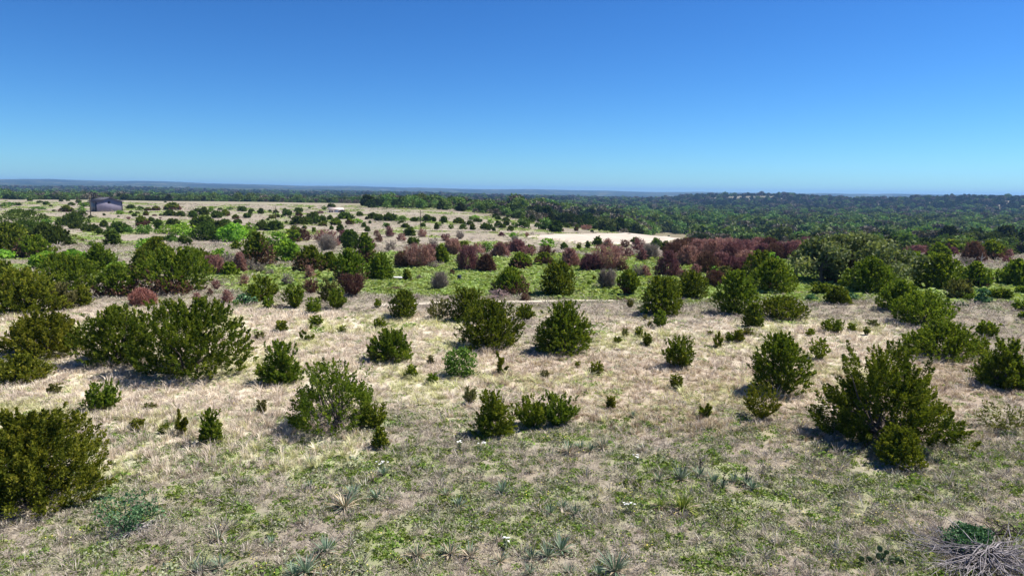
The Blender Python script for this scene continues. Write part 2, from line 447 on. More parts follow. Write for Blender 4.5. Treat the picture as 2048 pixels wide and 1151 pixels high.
# draped sheets: pale pad and tracks
M['caliche'] = plain_mat('pale_caliche', (0.53, 0.46, 0.38), 0.95, 0.05, noise=0.35, nscale=0.16, col2=(0.42, 0.365, 0.295))
M['track'] = plain_mat('pale_dirt_track', (0.60, 0.53, 0.42), 0.95, 0.05, noise=0.3, nscale=0.8)
TRACKS = []
def ribbon(name, pts, width, mat, lift=0.05, rngseed=1):
    rng = np.random.RandomState(rngseed)
    P = [ground_at(*p) for p in pts]
    q = []
    for a, b2 in zip(P[:-1], P[1:]):
        for t in np.linspace(0, 1, max(2, int((b2 - a).length / 0.8)), endpoint=False): q.append(a.lerp(b2, t))
    q.append(P[-1])
    q = np.array([[v.x, v.y] for v in q])
    # smooth
    for _ in range(20): q[1:-1] = 0.25 * q[:-2] + 0.5 * q[1:-1] + 0.25 * q[2:]
    TRACKS.append((q, width))
    tan = np.gradient(q, axis=0); tan /= np.linalg.norm(tan, axis=1, keepdims=True)
    nor = np.stack([-tan[:, 1], tan[:, 0]], 1)
    K = 4
    Vv = []
    wl = width * (0.5 + 0.10 * np.convolve(rng.normal(size=len(q) + 8), np.ones(9) / 3, 'valid')); wr = width * (0.5 + 0.10 * np.convolve(rng.normal(size=len(q) + 8), np.ones(9) / 3, 'valid'))
    for k in range(K + 1):
        o = -wl + (wl + wr) * k / K
        xy = q + nor * o[:, None]
        Vv.append(np.concatenate([xy, (T(xy[:, 0], xy[:, 1]) + lift)[:, None]], 1))
    Vv = np.stack(Vv, 1); nq = len(q)
    ii = np.arange(nq - 1)[:, None] * (K + 1); kk = np.arange(K)[None, :]
    f = np.stack([ii + kk, ii + kk + 1, ii + K + 1 + kk + 1, ii + K + 1 + kk], -1).reshape(-1, 4)
    return struct(name, mesh_np(name, Vv.reshape(-1, 3), f, mat, smooth=True))
ribbon('dirt_track', [(760, 611), (860, 607), (960, 604), (1060, 603), (1220, 601), (1400, 598), (1560, 590), (1720, 578), (1860, 562), (1960, 547), (2080, 540)], 0.9, M['track'], 0.045, 3)
ribbon('dirt_track', [(700, 466), (790, 461), (880, 461), (1000, 464), (1045, 468)], 1.6, M['track'], 0.14, 4)

pad_px = [(1044, 476), (1075, 472), (1130, 470), (1180, 469.5), (1240, 470), (1300, 470.5), (1350, 472), (1385, 474.5), (1370, 479), (1330, 484), (1270, 488), (1200, 489), (1150, 488), (1110, 484), (1075, 480)]
pp = [ground_at(*p) for p in pad_px]
pc = sum((Vector((p.x, p.y, 0)) for p in pp), Vector()) / len(pp)
prng = np.random.RandomState(4)
cols = []
for k in range(len(pp)):
    a = pp[k]; b2 = pp[(k + 1) % len(pp)]
    for t in np.linspace(0, 1, 12, endpoint=False):
        q = a.lerp(b2, t); cols.append([q.x, q.y])
cols = np.array(cols)
for _ in range(6): cols = 0.25 * np.roll(cols, 1, 0) + 0.5 * cols + 0.25 * np.roll(cols, -1, 0)
_k = np.arange(len(cols))
cols = np.array([pc.x, pc.y]) + (cols - np.array([pc.x, pc.y])) * (0.93 + 0.03 * np.sin(_k * 0.31) + 0.025 * np.sin(_k * 0.83 + 1) + 0.015 * np.sin(_k * 2.1))[:, None]
def in_pad(x, y, grow=1.0):
    pg_ = np.array([pc.x, pc.y]) + (cols - np.array([pc.x, pc.y])) * grow
    res = np.zeros(len(x), bool)
    cand = np.nonzero((y > pg_[:, 1].min()) & (y < pg_[:, 1].max()) & (x > pg_[:, 0].min()) & (x < pg_[:, 0].max()))[0]
    ins = np.zeros(len(cand), bool)
    for a_, b_ in zip(pg_, np.roll(pg_, -1, 0)):
        cr_ = (a_[1] > y[cand]) != (b_[1] > y[cand])
        ins ^= cr_ & (x[cand] < (b_[0] - a_[0]) * (y[cand] - a_[1]) / (b_[1] - a_[1] + 1e-9) + a_[0])
    res[cand[ins]] = True
    return res
pv = []
for s in np.concatenate([[1.015], np.linspace(1, 0.03, 33)]):
    xy = np.array([pc.x, pc.y]) + (cols - np.array([pc.x, pc.y])) * s
    pv.append(np.concatenate([xy, (T(xy[:, 0], xy[:, 1]) + (0.50 if s <= 1 else -0.3))[:, None]], 1))
nP = len(cols)
ii = np.arange(33)[:, None] * nP; kk = np.arange(nP)[None, :]; k2 = (kk + 1) % nP
f = np.stack([ii + kk, ii + k2, ii + nP + k2, ii + nP + kk], -1).reshape(-1, 4)
struct('gravel_pad', mesh_np('gravel_pad', np.concatenate(pv), f, M['caliche'], smooth=True))

# ------------------------------------------------------------------ shrubs
def prof(t, style):
    t = np.clip(t, 0, 1)
    if style == 'dome': return np.sqrt(np.clip(1 - t ** 2.1, 0, 1)) * (0.80 + 0.20 * np.minimum(1, t / 0.25))
    if style == 'ball': return np.sqrt(np.clip(1 - (np.abs(t - 0.42) / 0.60) ** 2.2, 0.12, 1))
    if style == 'vase': return (0.34 + 0.66 * sstep(0.0, 0.55, t)) * np.sqrt(np.clip(1 - np.clip((t - 0.55) / 0.50, 0, 1) ** 2.2, 0, 1))
    if style == 'cone': return (1 - t) ** 0.75 * (0.75 + 0.25 * np.minimum(1, t / 0.2))
    return np.sqrt(np.clip(1 - t ** 2, 0, 1))

def gen_plumes(rng, W, H, style, n_sp, L, spiky=0.10, open_=0.0, thin=0.36, plume=0.42, brown=0.0, twig=False, lean=0.0, cover=0.30, inner=0.55):
    """foliage built of pointed sprays grouped in plumes. returns (green arrays, brown arrays, branch tips)"""
    area = 2.2 * W * H + 0.8 * W * W
    n_pl = int(np.clip(area / (plume * plume * cover), 9, 900))
    ph = rng.uniform(0, 6.283, n_pl)
    t = np.clip(rng.beta(1.15, 1.0, n_pl), 0.0, 0.985)
    if twig: rho = rng.uniform(0.25, 1.0, n_pl) ** 0.6
    else: rho = 1 - (inner * (1 - open_)) * rng.uniform(0, 1, n_pl) ** 1.5
    k1, k2 = rng.randint(2, 4), rng.randint(4, 7); p1, p2, p3 = rng.uniform(0, 6.283, 3)
    lob = 1 + 0.13 * np.sin(k1 * ph + p1 + 1.5 * t) + 0.09 * np.sin(k2 * ph + p2 + 4 * t) + 0.05 * np.sin(9 * ph + 11 * t + p3)
    Ht = H * (1 - spiky * 0.8)
    Rr = 0.5 * W * prof(t, style) * lob
    out = np.stack([np.cos(ph), np.sin(ph), np.zeros(n_pl)], 1)
    topmod = 1 + 0.09 * np.sin(2 * ph + p3) + 0.06 * np.sin(5 * ph + p1)
    P = out * (Rr * rho)[:, None]; P[:, 2] = t * Ht * np.where(t > 0.5, topmod, 1) + 0.03 * H
    P[:, 0] += lean * t * W * 0.25
    up = np.array([0, 0, 1.0])
    d = nrm(up * (0.5 + 0.75 * t)[:, None] + out * ((1.0 - 0.62 * t) * (0.3 + rho))[:, None] + rng.normal(size=(n_pl, 3)) * 0.20)
    PL = plume * rng.uniform(0.75, 1.45, n_pl)
    PL = np.minimum(PL, 0.62 * H)
    PR = PL * rng.uniform(0.26, 0.40, n_pl)
    # leaders poking out of the crown
    nl = int(n_pl * 0.13) if spiky > 0.12 else int(n_pl * 0.03)
    if nl:
        idx = np.argsort(-(t + rng.uniform(0, 0.7, n_pl)))[:nl]
        P[idx] += d[idx] * (PL[idx] * rng.uniform(0.1, 0.45, nl) * (1 + spiky * 3))[:, None]
        P[idx, 2] += rng.uniform(0, spiky, nl) * H
        PR[idx] *= 0.72
    P[:, 2] = np.minimum(P[:, 2], H * 1.02)
    S0 = P - d * PL[:, None]
    S0[:, 2] = np.maximum(S0[:, 2], 0.04 * H)
    ax = P - S0
    ppl = np.maximum(3, np.round(rng.uniform(0.7, 1.3, n_pl) * n_sp / n_pl)).astype(int)
    own = np.repeat(np.arange(n_pl), ppl); n = len(own)
    s = rng.uniform(0.0, 1.0, n) ** 0.85
    rd = nrm(np.cross(ax[own], rng.normal(size=(n, 3))))
    rad = PR[own] * (1.02 - s) ** 0.6 * np.sqrt(rng.uniform(0, 1, n))
    base = S0[own] + ax[own] * s[:, None] + rd * rad[:, None]
    dd = nrm(nrm(ax)[own] * 0.9 + rd * 0.75 + rng.normal(size=(n, 3)) * 0.33)
    ln = L * rng.uniform(0.6, 1.35, n)
    base = base - dd * (ln * 0.55)[:, None]
    base[:, 2] = np.maximum(base[:, 2], 0.01)
    tint = np.clip(0.42 + rng.normal(size=n_pl)[own] * 0.16 + rng.normal(size=n) * 0.17 + 0.22 * (s - 0.5), 0, 1)
    isb = np.zeros(n, bool)
    if brown > 0:
        side = np.cos(ph - p1)
        bp_ = t + 0.22 * side + rng.normal(size=n_pl) * 0.13 < brown
        isb = bp_[own] & (rng.uniform(0, 1, n) < 0.93)
    res = []
    for msk in (~isb, isb):
        if msk.sum() < 3: res.append(None); continue
        l_ = ln[msk] * (1.0)
        res.append(sprays(rng, base[msk], dd[msk], l_, l_ * thin, tint[msk]))
    return res[0], res[1], S0

def gen_stems(rng, tips, H, n, r0, sides=5):
    paths = []
    if len(tips) == 0: return tubes([(np.array([[0, 0, 0], [0, 0, H * .5]]), np.array([r0, r0 * .4]))], sides)
    idx = rng.choice(len(tips), size=min(n, len(tips)), replace=False)
    for k in idx:
        e = tips[k]
        b0 = np.array([rng.normal() * r0 * 1.6, rng.normal() * r0 * 1.6, -0.08])
        m1 = b0 * 0.7 + e * 0.3 + np.array([0, 0, 0.12 * H]) * rng.uniform(-0.3, 0.6) + rng.normal(size=3) * 0.03 * H
        m2 = b0 * 0.35 + e * 0.65 + np.array([0, 0, 0.08 * H]) * rng.uniform(-0.3, 0.6) + rng.normal(size=3) * 0.03 * H
        m1[2] = max(m1[2], 0.03); m2[2] = max(m2[2], 0.05)
        rr0 = r0 * rng.uniform(0.5, 1.0)
        paths.append((np.array([b0, m1, m2, e]), np.array([rr0, rr0 * 0.75, rr0 * 0.5, rr0 * 0.2])))
    return tubes(paths, sides)

def gen_leafy(rng, W, H, n_lf, size, style='ball', clump=0.3, hollow=0.0, z0=0.0):
    n_c = int(np.clip(1.6 * (W * H + 0.5 * W * W) / (clump * clump * 2.6), 6, 160))
    ph = rng.uniform(0, 6.283, n_c); t = rng.beta(1.2, 1.0, n_c)
    k1 = rng.randint(2, 5); p1, p2 = rng.uniform(0, 6.28, 2)
    Rr = 0.5 * W * prof(t, style) * (1 + 0.16 * np.sin(k1 * ph + p1) + 0.1 * np.sin(7 * ph + p2 + 3 * t))
    rho = 1 - 0.6 * rng.uniform(0, 1, n_c) ** 1.6
    cr = clump * rng.uniform(0.6, 1.35, n_c)
    Cc = np.stack([np.cos(ph) * (Rr * rho - cr * 0.4), np.sin(ph) * (Rr * rho - cr * 0.4), z0 + t * (H - z0 - cr * 0.6)], 1)
    Cc[:, 2] = np.maximum(Cc[:, 2], z0 + cr * 0.5)
    own = rng.choice(n_c, n_lf, p=cr ** 2 / (cr ** 2).sum())
    dv = nrm(rng.normal(size=(n_lf, 3)) + np.array([0, 0, 0.25]))
    P = Cc[own] + dv * (cr[own] * (0.35 + 0.75 * rng.uniform(0, 1, n_lf) ** 0.5))[:, None] * np.array([1.1, 1.1, 0.8])
    P[:, 2] = np.maximum(P[:, 2], 0.04)
    tint = np.clip(0.45 + rng.normal(size=n_c)[own] * 0.17 + rng.normal(size=n_lf) * 0.2, 0, 1)
    return leaves(rng, P, size * rng.uniform(0.6, 1.4, n_lf), tint), Cc

SIZE = [(0.55, 'tiny'), (1.1, 'small'), (2.0, 'mid-sized'), (3.4, 'large'), (99, 'broad')]
KIND = {  # code: (object name, description, category)
    'J': ('juniper_bush', 'rounded dark green juniper', 'juniper'),
    'P': ('juniper_bush', 'open upright-branched green juniper', 'juniper'),
    'Y': ('juniper_bush', 'yellow-green feathery juniper', 'juniper'),
    'L': ('juniper_bush', 'pale olive twiggy juniper', 'juniper'),
    'T': ('juniper_bush', 'green-topped juniper with brown dead base', 'juniper'),
    'S': ('juniper_seedling', 'upright juniper seedling', 'juniper'),
    'R': ('twiggy_shrub', 'leafless red-brown twiggy shrub', 'shrub'),
    'Q': ('dead_shrub', 'bare grey-brown twiggy shrub', 'shrub'),
    'G': ('leafy_shrub', 'bright spring-green leafy shrub', 'shrub'),
    'M': ('leafy_shrub', 'mid-green leafy shrub', 'shrub'),
    'B': ('evergreen_shrub', 'blue-green spiny-leaved shrub', 'shrub'),
    'X': ('dead_shrub', 'salmon-red dead shrub', 'shrub'),
}
LANDMARKS = []          # (name, x, y, radius)
for _nm, _px, _py, _rad in (('the metal barn', 214, 423, 38), ('the ranch house', 672, 426, 42), ('the pale gravel pad', 1215, 480, 26), ('the black feed barrel', 918, 561, 7), ('the white-topped trough', 792, 561, 6),
                       ('the wide live oak', 1705, 576, 8), ('the salmon-red dead bush', 285, 614, 5), ('the vine-covered juniper', 310, 545, 9), ('the pole by the far track', 841, 456, 22), ('the pole in front of the barn', 182, 437, 22),
                       ('the bleached white dead tree', 1848, 500, 11), ('the leaning bare dead tree', 1214, 580, 7), ('the pinkish dead bush', 998, 598, 5), ('the pole below the ranch house', 552, 442, 26),
                       ('the see-through pale juniper', 877, 642, 4), ('the biggest thicket juniper', 352, 590, 7), ('the smooth-domed juniper', 1324, 634, 4.5), ('the lone round juniper', 227, 492, 14), ('the egg-shaped juniper', 1555, 796, 5),
                       ('the great plumed juniper', 1765, 905, 5), ('the open bare-branched juniper', 668, 872, 4.5), ('the neighbouring pair of junipers', 1050, 705, 5.5), ('the joined pair of big junipers', 330, 760, 5)):
    _g = ground_at(_px, _py); LANDMARKS.append((_nm, _g.x, _g.y, _rad))
used_labels = {}
placed = []

def near_phrase(c):
    best = None
    for nm, x, y, rad in LANDMARKS:
        d = math.hypot(c.x - x, c.y - y)
        if d < rad and (best is None or d / rad < best[0]): best = (d / rad, nm)
    return best[1] if best else None

NSEED = 100
PROTO = {}
def shrub(code, px, base, w, h, label=None, zone='', opts=None):
    global NSEED
    NSEED += 1
    rng = np.random.RandomState(NSEED)
    c, W, H, dep = front_to_centre(px, base, base - h, w)
    o_ = dict(opts or {})
    name, desc, cat = KIND[code]
    pxm = FPX / 2 / dep                         # pixels per metre in the 1024 render
    area = W * H * pxm * pxm
    k_ = float(sstep(30, 55, dep))
    if code in 'JPYLTS': W *= (0.90 if code == 'J' else 0.86) + 0.08 * k_; H *= (0.98 if code == 'J' else 0.93) + 0.03 * k_
    far = area < 260
    L = float(np.clip(2.8 / pxm, 0.095, 0.48))
    if label is None:
        sz = next(s for lim, s in SIZE if W < lim)
        asp_ = W / H
        shape = 'low spreading' if asp_ > 2.0 else 'tall narrow' if asp_ < 0.85 else ''
        ds = desc.replace('rounded ', '').replace('upright ', '') if shape else desc
        lm = near_phrase(c)
        label = ' '.join(f"{sz} {shape} {ds} {('near ' + lm) if lm else zone}".split())
        if len(label.split()) > 16: label = ' '.join(f"{sz} {ds} {('near ' + lm) if lm else zone}".split()[:16])
        grp = label
    else:
        grp = o_.get('group')
    rot = rng.uniform(0, 6.283)
    spk = {'Q': 0.3, 'P': 0.24, 'S': 0.34, 'Y': 0.16, 'L': 0.14, 'T': 0.10, 'J': 0.09}.get(code, 0.05)
    spk = o_.get('spiky', spk)
    style = o_.get('style', {'J': 'dome', 'P': 'vase', 'S': 'vase', 'Y': 'dome', 'L': 'ball', 'T': 'dome', 'R': 'ball', 'Q': 'vase', 'X': 'ball'}.get(code, 'ball'))
    if code == 'R': spk = 0.14; style = ('ball', 'dome', 'vase')[NSEED % 3]
    if code == 'J' and 'style' not in o_: style = ('dome', 'ball', 'dome')[NSEED % 3]
    main_mat = {'J': 'juniper' if dep < 120 else 'juniper_far', 'P': 'juniper', 'S': 'juniper', 'Y': 'juniper_yellow', 'L': 'olive', 'T': 'juniper', 'R': 'red_twigs', 'Q': 'grey_twigs', 'X': 'salmon', 'G': 'leaf_bright', 'M': 'leaf_mid', 'B': 'leaf_teal'}[code]
    if code == 'S': main_mat = ('juniper_yellow', 'olive', 'juniper_yellow', 'juniper')[NSEED % 4]
    if code == 'R' and NSEED % 4 == 0: main_mat = 'dead_brown'
    main_mat = o_.get('mat', main_mat)
    leafy = code in 'GMB'
    twig = code in 'RQX'
    if far:                                     # too small to show parts: one mesh, shared between look-alikes
        asp = round(min(max(W / H, 0.6), 2.6) * 2) / 2
        key = (code, asp, NSEED % 3, main_mat)
        if key not in PROTO:
            pr = np.random.RandomState(900 + len(PROTO))
            w0, h0 = 2.4 * math.sqrt(asp / 1.4), 2.4 / math.sqrt(asp * 0.9)
            L0 = 0.5
            if leafy:
                (v, f, ti), _ = gen_leafy(pr, w0, h0, 420, L0 * 0.62, 'ball', 0.42)
                V_, F_, T_, FMI = v, [f], ti, None
            else:
                g, bb, tips = gen_plumes(pr, w0, h0, style, 330, L0, spk, 0, 0.16 if twig else 0.5, 0.5, 0.42 if code == 'T' else 0, twig)
                parts = [(g, 0)] + ([(bb, 1)] if bb else [])
                V_ = np.concatenate([p[0][0] for p in parts]); T_ = np.concatenate([p[0][2] for p in parts])
                off = 0; ff = []; FMI = []
                for p, mi in parts:
                    ff.append(p[1] + off); off += len(p[0]); FMI += [mi] * len(p[1])
                F_ = [np.concatenate(ff)]
            PROTO[key] = (mesh_np(name, V_, F_, [M[main_mat], M['dead_brown']], T_, FMI), w0, h0)
        me, w0, h0 = PROTO[key]
        root = link(name, me, None, c, (0, 0, rot), (W / w0, W / w0, H / h0))
    else:
        root = bpy.data.objects.new(name, None); C.objects.link(root)
        root.empty_display_size = 0.2
        root.location = c; root.rotation_euler = (0, 0, rot)
        n_sp = int(np.clip(area * o_.get('dens', 1.75) * 1.72, 225, 38000))
        if leafy:
            sz = {'G': 0.85, 'M': 0.8, 'B': 0.55}[code] * L
            (v, f, ti), tips = gen_leafy(rng, W, H, int(n_sp * 1.5), sz, style, float(np.clip(W * o_.get('clump', 0.13), 0.10, 0.75)))
            link('foliage', mesh_np('foliage', v, f, M[main_mat], ti), root)
        else:
            pk, cover = {'S': (0.36, 1.7), 'P': (0.20, 0.34), 'Y': (0.17, 0.30), 'L': (0.22, 0.5)}.get(code, (0.112, 0.24))
            pl = float(np.clip(pk * math.sqrt(W * H), 0.12, 0.70)) * o_.get('plume', 1.0)
            thin = {'Q': 0.03, 'R': 0.085, 'X': 0.10}.get(code, 0.38)
            if twig: L *= 2.8 if code == 'Q' else 1.8
            g, bb, tips = gen_plumes(rng, W, H, style, int(n_sp * (0.40 if code == 'Q' else 0.75 if twig else 1)), L, spk, o_.get('open', 0.0), thin, pl, o_.get('brown', 0.45 if code == 'T' else 0.0), twig, o_.get('lean', 0.0), cover, 0.8 if code in 'JYT' else 0.55)
            link('twigs' if twig else 'foliage', mesh_np('foliage', *g[:2], M[main_mat], g[2]), root)
            if bb: 
                d_ = link('dead_foliage', mesh_np('dead_foliage', *bb[:2], M[o_.get('bmat', 'dead_brown')], bb[2]), root)
                d_['label'] = 'brown dead lower branches'
        ns = o_.get('stems', int(np.clip(3 + W * H * 0.8, 4, 9)))
        v, f = gen_stems(rng, tips, H, ns, float(np.clip(0.022 * math.sqrt(W * H) + 0.006, 0.008, 0.09)))
        link('stems', mesh_np('stems', v, f, M['bark_red' if code in 'RX' else o_.get('bark', 'bark')], smooth=True), root)
    tag(root, label, cat, grp)
    placed.append((root.name, code, c.x, c.y, W, H, dep))
    return root

# ------------------------------------------------------------------ the shrubs, each where it stands
# near ground: every one with its own label
for e in [
    ('Y', 62, 1040, 318, 232, 'huge bushy yellow-green juniper standing beside the blue-green spiny shrub', {'dens': 1.6, 'style': 'dome', 'plume': 0.85, 'spiky': 0.08}),
    ('J', 383, 768, 232, 172, 'largest dome-shaped dark juniper, half of a joined pair, shadow spread on straw', {'style': 'ball', 'spiky': 0.07, 'plume': 0.75}),
    ('J', 238, 738, 142, 128, 'dark green juniper merged into the flank of the largest dome-shaped juniper', {'style': 'ball', 'spiky': 0.10, 'plume': 0.8}),
    ('P', 92, 722, 172, 108, 'broad feathery olive juniper behind a low spreading juniper in dry grass', {'style': 'dome', 'spiky': 0.12, 'mat': 'juniper_yellow'}),
    ('Y', 45, 770, 118, 66, 'low spreading yellow-green juniper in front of a broad feathery juniper', {}),
    ('P', 205, 828, 66, 70, 'small vase-shaped juniper alone in pale grass below the joined pair', {'spiky': 0.3}),
    ('P', 423, 894, 58, 80, 'upright dark juniper sapling with several pointed tips in dry grass', {'style': 'dome', 'spiky': 0.3}),
    ('P', 560, 775, 106, 96, 'juniper of many upright plumes behind the open bare-branched juniper', {'style': 'dome', 'spiky': 0.26}),
    ('P', 668, 872, 208, 154, 'open juniper with grey bare branches showing through its middle', {'style': 'dome', 'spiky': 0.22, 'open': 0.9, 'dens': 0.85, 'stems': 46, 'plume': 0.7}),
    ('Y', 761, 900, 46, 50, 'small yellow-green juniper at the foot of the open bare-branched juniper', {}),
    ('P', 748, 862, 56, 60, 'feathery green juniper leaning into the open bare-branched juniper', {'mat': 'juniper_yellow'}),
    ('P', 783, 731, 118, 78, 'rounded juniper with pale thin twigs on one side, in straw grass', {'style': 'dome', 'spiky': 0.14, 'brown': 0.25, 'bmat': 'olive'}),
    ('P', 988, 881, 104, 108, 'tall ragged juniper clump in front of two small joined junipers', {'style': 'dome', 'spiky': 0.25, 'mat': 'juniper_yellow', 'dens': 1.3}),
    ('P', 940, 812, 32, 42, 'thin weedy sprout just behind the tall ragged juniper clump', {'mat': 'olive', 'dens': 1.0}),
    ('P', 1060, 861, 76, 72, 'paler of two small joined junipers in brown grass', {'mat': 'juniper_yellow'}),
    ('P', 1116, 858, 84, 76, 'darker of two small joined junipers in brown grass', {'spiky': 0.28}),
    ('J', 980, 703, 142, 104, 'dense dark juniper with a bare gap at its foot, one of a neighbouring pair', {'spiky': 0.16, 'style': 'ball'}),
    ('J', 936, 645, 78, 70, 'bright-tipped juniper rising behind the juniper with a bare gap', {'spiky': 0.18}),
    ('J', 1127, 713, 148, 110, 'spiky-topped dark juniper, the other of a neighbouring pair', {'spiky': 0.24, 'style': 'dome'}),
    ('P', 1050, 642, 44, 36, 'small juniper peeping out behind the neighbouring pair', {}),
    ('J', 1555, 796, 122, 134, 'tall egg-shaped very dark juniper beside the great plumed juniper', {'style': 'ball', 'spiky': 0.12, 'plume': 0.8}),
    ('P', 1765, 905, 276, 224, 'great plumed juniper with many pointed leaders and a deep shadow', {'style': 'dome', 'spiky': 0.26, 'plume': 0.95, 'dens': 1.35, 'stems': 24, 'open': 0.2}),
    ('Y', 1795, 941, 112, 94, 'feathery yellow-green young juniper at the foot of the great plumed juniper', {'style': 'dome', 'plume': 0.8}),
    ('P', 2008, 782, 136, 108, 'dark juniper with three tall pointed tips beside the low wide juniper', {'style': 'dome', 'spiky': 0.3}),
    ('J', 1885, 722, 172, 78, 'low wide juniper spreading behind the great plumed juniper', {'style': 'dome', 'spiky': 0.16}),
    ('P', 1520, 844, 78, 80, 'thin open green sapling in front of the egg-shaped juniper', {'dens': 0.8, 'open': 0.6, 'mat': 'juniper_yellow'}),
    ('P', 1357, 740, 74, 72, 'vase-shaped juniper with split top standing in pale straw', {'spiky': 0.28}),
    ('M', 920, 757, 66, 62, 'patchy green leafy shrub below the neighbouring pair of junipers', {'dens': 0.7}),
    ('L', 2000, 868, 84, 66, 'sparse yellowish weedy shrub beyond the great plumed juniper', {'dens': 0.35, 'style': 'vase', 'open': 0.4}),
    ('P', 1637, 722, 40, 50, 'thin green sprout in straw behind the great plumed juniper', {'dens': 0.8, 'mat': 'juniper_yellow'}),
    ('B', 258, 1075, 116, 84, 'blue-green spiny shrub sprawling over dry grass near the huge juniper', {'dens': 0.34, 'style': 'vase', 'clump': 0.085, 'stems': 14}),
    ('B', 1932, 1112, 108, 62, 'fresh green shrub growing behind the bleached brush pile', {'dens': 1.3, 'style': 'dome', 'mat': 'leaf_teal'}),
]:
    shrub(e[0], e[1], e[2], e[3], e[4], e[5], '', e[6])

Z = 'in the dry grass foreground'
for e in [('S', 110, 788, 22, 20), ('S', 367, 874, 28, 50), ('S', 330, 868, 20, 18), ('S', 277, 864, 30, 24), ('S', 523, 832, 20, 30), ('S', 1002, 750, 28, 44),
          ('S', 865, 770, 24, 22), ('S', 823, 758, 26, 26), ('S', 862, 732, 14, 20), ('S', 1435, 698, 26, 34), ('S', 1460, 686, 20, 20), ('S', 1476, 686, 24, 24),
          ('S', 1250, 674, 14, 16), ('S', 1277, 675, 16, 20), ('S', 1294, 693, 20, 26), ('S', 1192, 752, 30, 26), ('S', 1090, 758, 20, 16), ('S', 1222, 820, 22, 26),
          ('S', 1412, 840, 34, 36), ('S', 1353, 780, 26, 28), ('S', 1494, 672, 20, 14), ('S', 1703, 664, 18, 16), ('S', 1733, 670, 12, 16), ('S', 1620, 672, 18, 14),
          ('S', 1745, 655, 20, 14), ('S', 1420, 672, 12, 10), ('S', 1235, 686, 16, 12), ('S', 1155, 735, 12, 12), ('S', 300, 820, 22, 14), ('S', 940, 706, 18, 14)]:
    shrub(e[0], e[1], e[2], e[3] * 1.12, e[4] * 1.15, None, Z, {'dens': 1.6})

# middle ground
Z = 'on the grey-tan strip along the dirt track'
for e in [('J', 807, 640, 60, 60, 'well-rounded single juniper alone between seedlings, in front of the green meadow', {'spiky': 0.14, 'style': 'ball'}),
          ('L', 877, 642, 56, 46, 'pale see-through juniper with visible stems beside the dirt track', {'dens': 0.75, 'open': 0.4, 'style': 'vase'}),
          ('P', 673, 620, 40, 44), ('L', 660, 606, 44, 50), ('P', 591, 617, 44, 50), ('P', 627, 630, 38, 36), ('P', 528, 604, 58, 56), ('T', 508, 608, 32, 40),
          ('S', 537, 618, 24, 28), ('P', 760, 660, 30, 24), ('P', 632, 654, 28, 24), ('S', 563, 666, 28, 26), ('S', 615, 684, 32, 36), ('S', 685, 668, 20, 18), ('S', 520, 680, 24, 18), ('S', 755, 616, 16, 20),
          ('J', 1324, 634, 98, 82, 'large smooth-domed dark juniper by a small cone-shaped one along the dirt track', {'style': 'dome', 'spiky': 0.10}),
          ('P', 1320, 657, 30, 38), ('J', 1383, 600, 62, 58), ('T', 1256, 593, 48, 56, 'juniper on bare splayed stems with dry slash at its foot', {'style': 'vase', 'brown': 0.2}),
          ('J', 1115, 594, 88, 70, 'big round dense juniper on green grass just behind the dirt track', {'style': 'dome', 'spiky': 0.06}),
          ('T', 1020, 592, 90, 60, 'flat-topped juniper half brown beneath, behind a pinkish dead bush', {'brown': 0.55}),
          ('J', 1470, 632, 92, 90), ('J', 1505, 657, 40, 50), ('J', 1563, 642, 98, 50), ('J', 1545, 588, 100, 70), ('J', 1675, 609, 48, 36),
          ('J', 1842, 654, 122, 70), ('J', 1800, 626, 92, 66), ('J', 1875, 584, 88, 76), ('T', 1950, 577, 58, 56), ('J', 2032, 574, 68, 56),
          ('L', 1916, 600, 52, 44), ('B', 1962, 608, 26, 32), ('P', 1988, 599, 20, 22), ('P', 2008, 600, 24, 24), ('S', 1940, 604, 20, 18), ('J', 1740, 590, 96, 76),
          ('P', 1664, 668, 42, 32), ('P', 1973, 676, 36, 34), ('P', 2040, 622, 26, 22), ('P', 2040, 590, 18, 18), ('P', 2044, 640, 16, 18), ('B', 1622, 603, 22, 16), ('B', 1700, 602, 24, 18),
          ('R', 1050, 602, 26, 16), ('S', 1260, 616, 14, 18), ('G', 1288, 629, 22, 20), ('P', 1640, 590, 40, 26), ('S', 1300, 655, 12, 14), ('S', 1290, 640, 10, 12)]:
    shrub(e[0], e[1], e[2], e[3], e[4], e[5] if len(e) > 5 else None, Z, e[6] if len(e) > 6 else None)

# the live oak behind the dirt track
def big_oak(px, base, w, h, label):
    c, W, H, dep = front_to_centre(px, base, base - h, w)
    rng = np.random.RandomState(77)
    root = bpy.data.objects.new('live_oak_tree', None); C.objects.link(root); root.location = c
    (v, f, ti), tips = gen_leafy(rng, W, H, 15000, 0.27, 'dome', 0.9, z0=0.15 * H)
    link('crown', mesh_np('crown', v, f, M['leaf_oak'], ti), root)
    paths = []
    for k in range(5):                          # a motte of several trunks, each with limbs
        bx, by = rng.uniform(-0.32, 0.32) * W, rng.uniform(-0.25, 0.25) * W
        near = tips[np.argsort((tips[:, 0] - bx) ** 2 + (tips[:, 1] - by) ** 2)[:9]]
        fork = np.array([bx + rng.normal() * 0.2, by + rng.normal() * 0.2, 0.32 * H])
        tr = tubes([(np.array([[bx, by, -0.2], [bx + 0.05, by, 0.15 * H], fork]), np.array([0.24, 0.2, 0.15]))] +
                   [(np.array([fork, (fork + q) / 2 + np.array([0, 0, 0.15]), q]), np.array([0.12, 0.07, 0.02])) for q in near], 6)
        link('trunk', mesh_np('trunk', *tr, M['bark'], smooth=True), root)
    tag(root, label, 'tree')
    return root
big_oak(1705, 576, 262, 110, 'wide grey-green live oak clump, tallest and broadest crown beyond the dirt track')

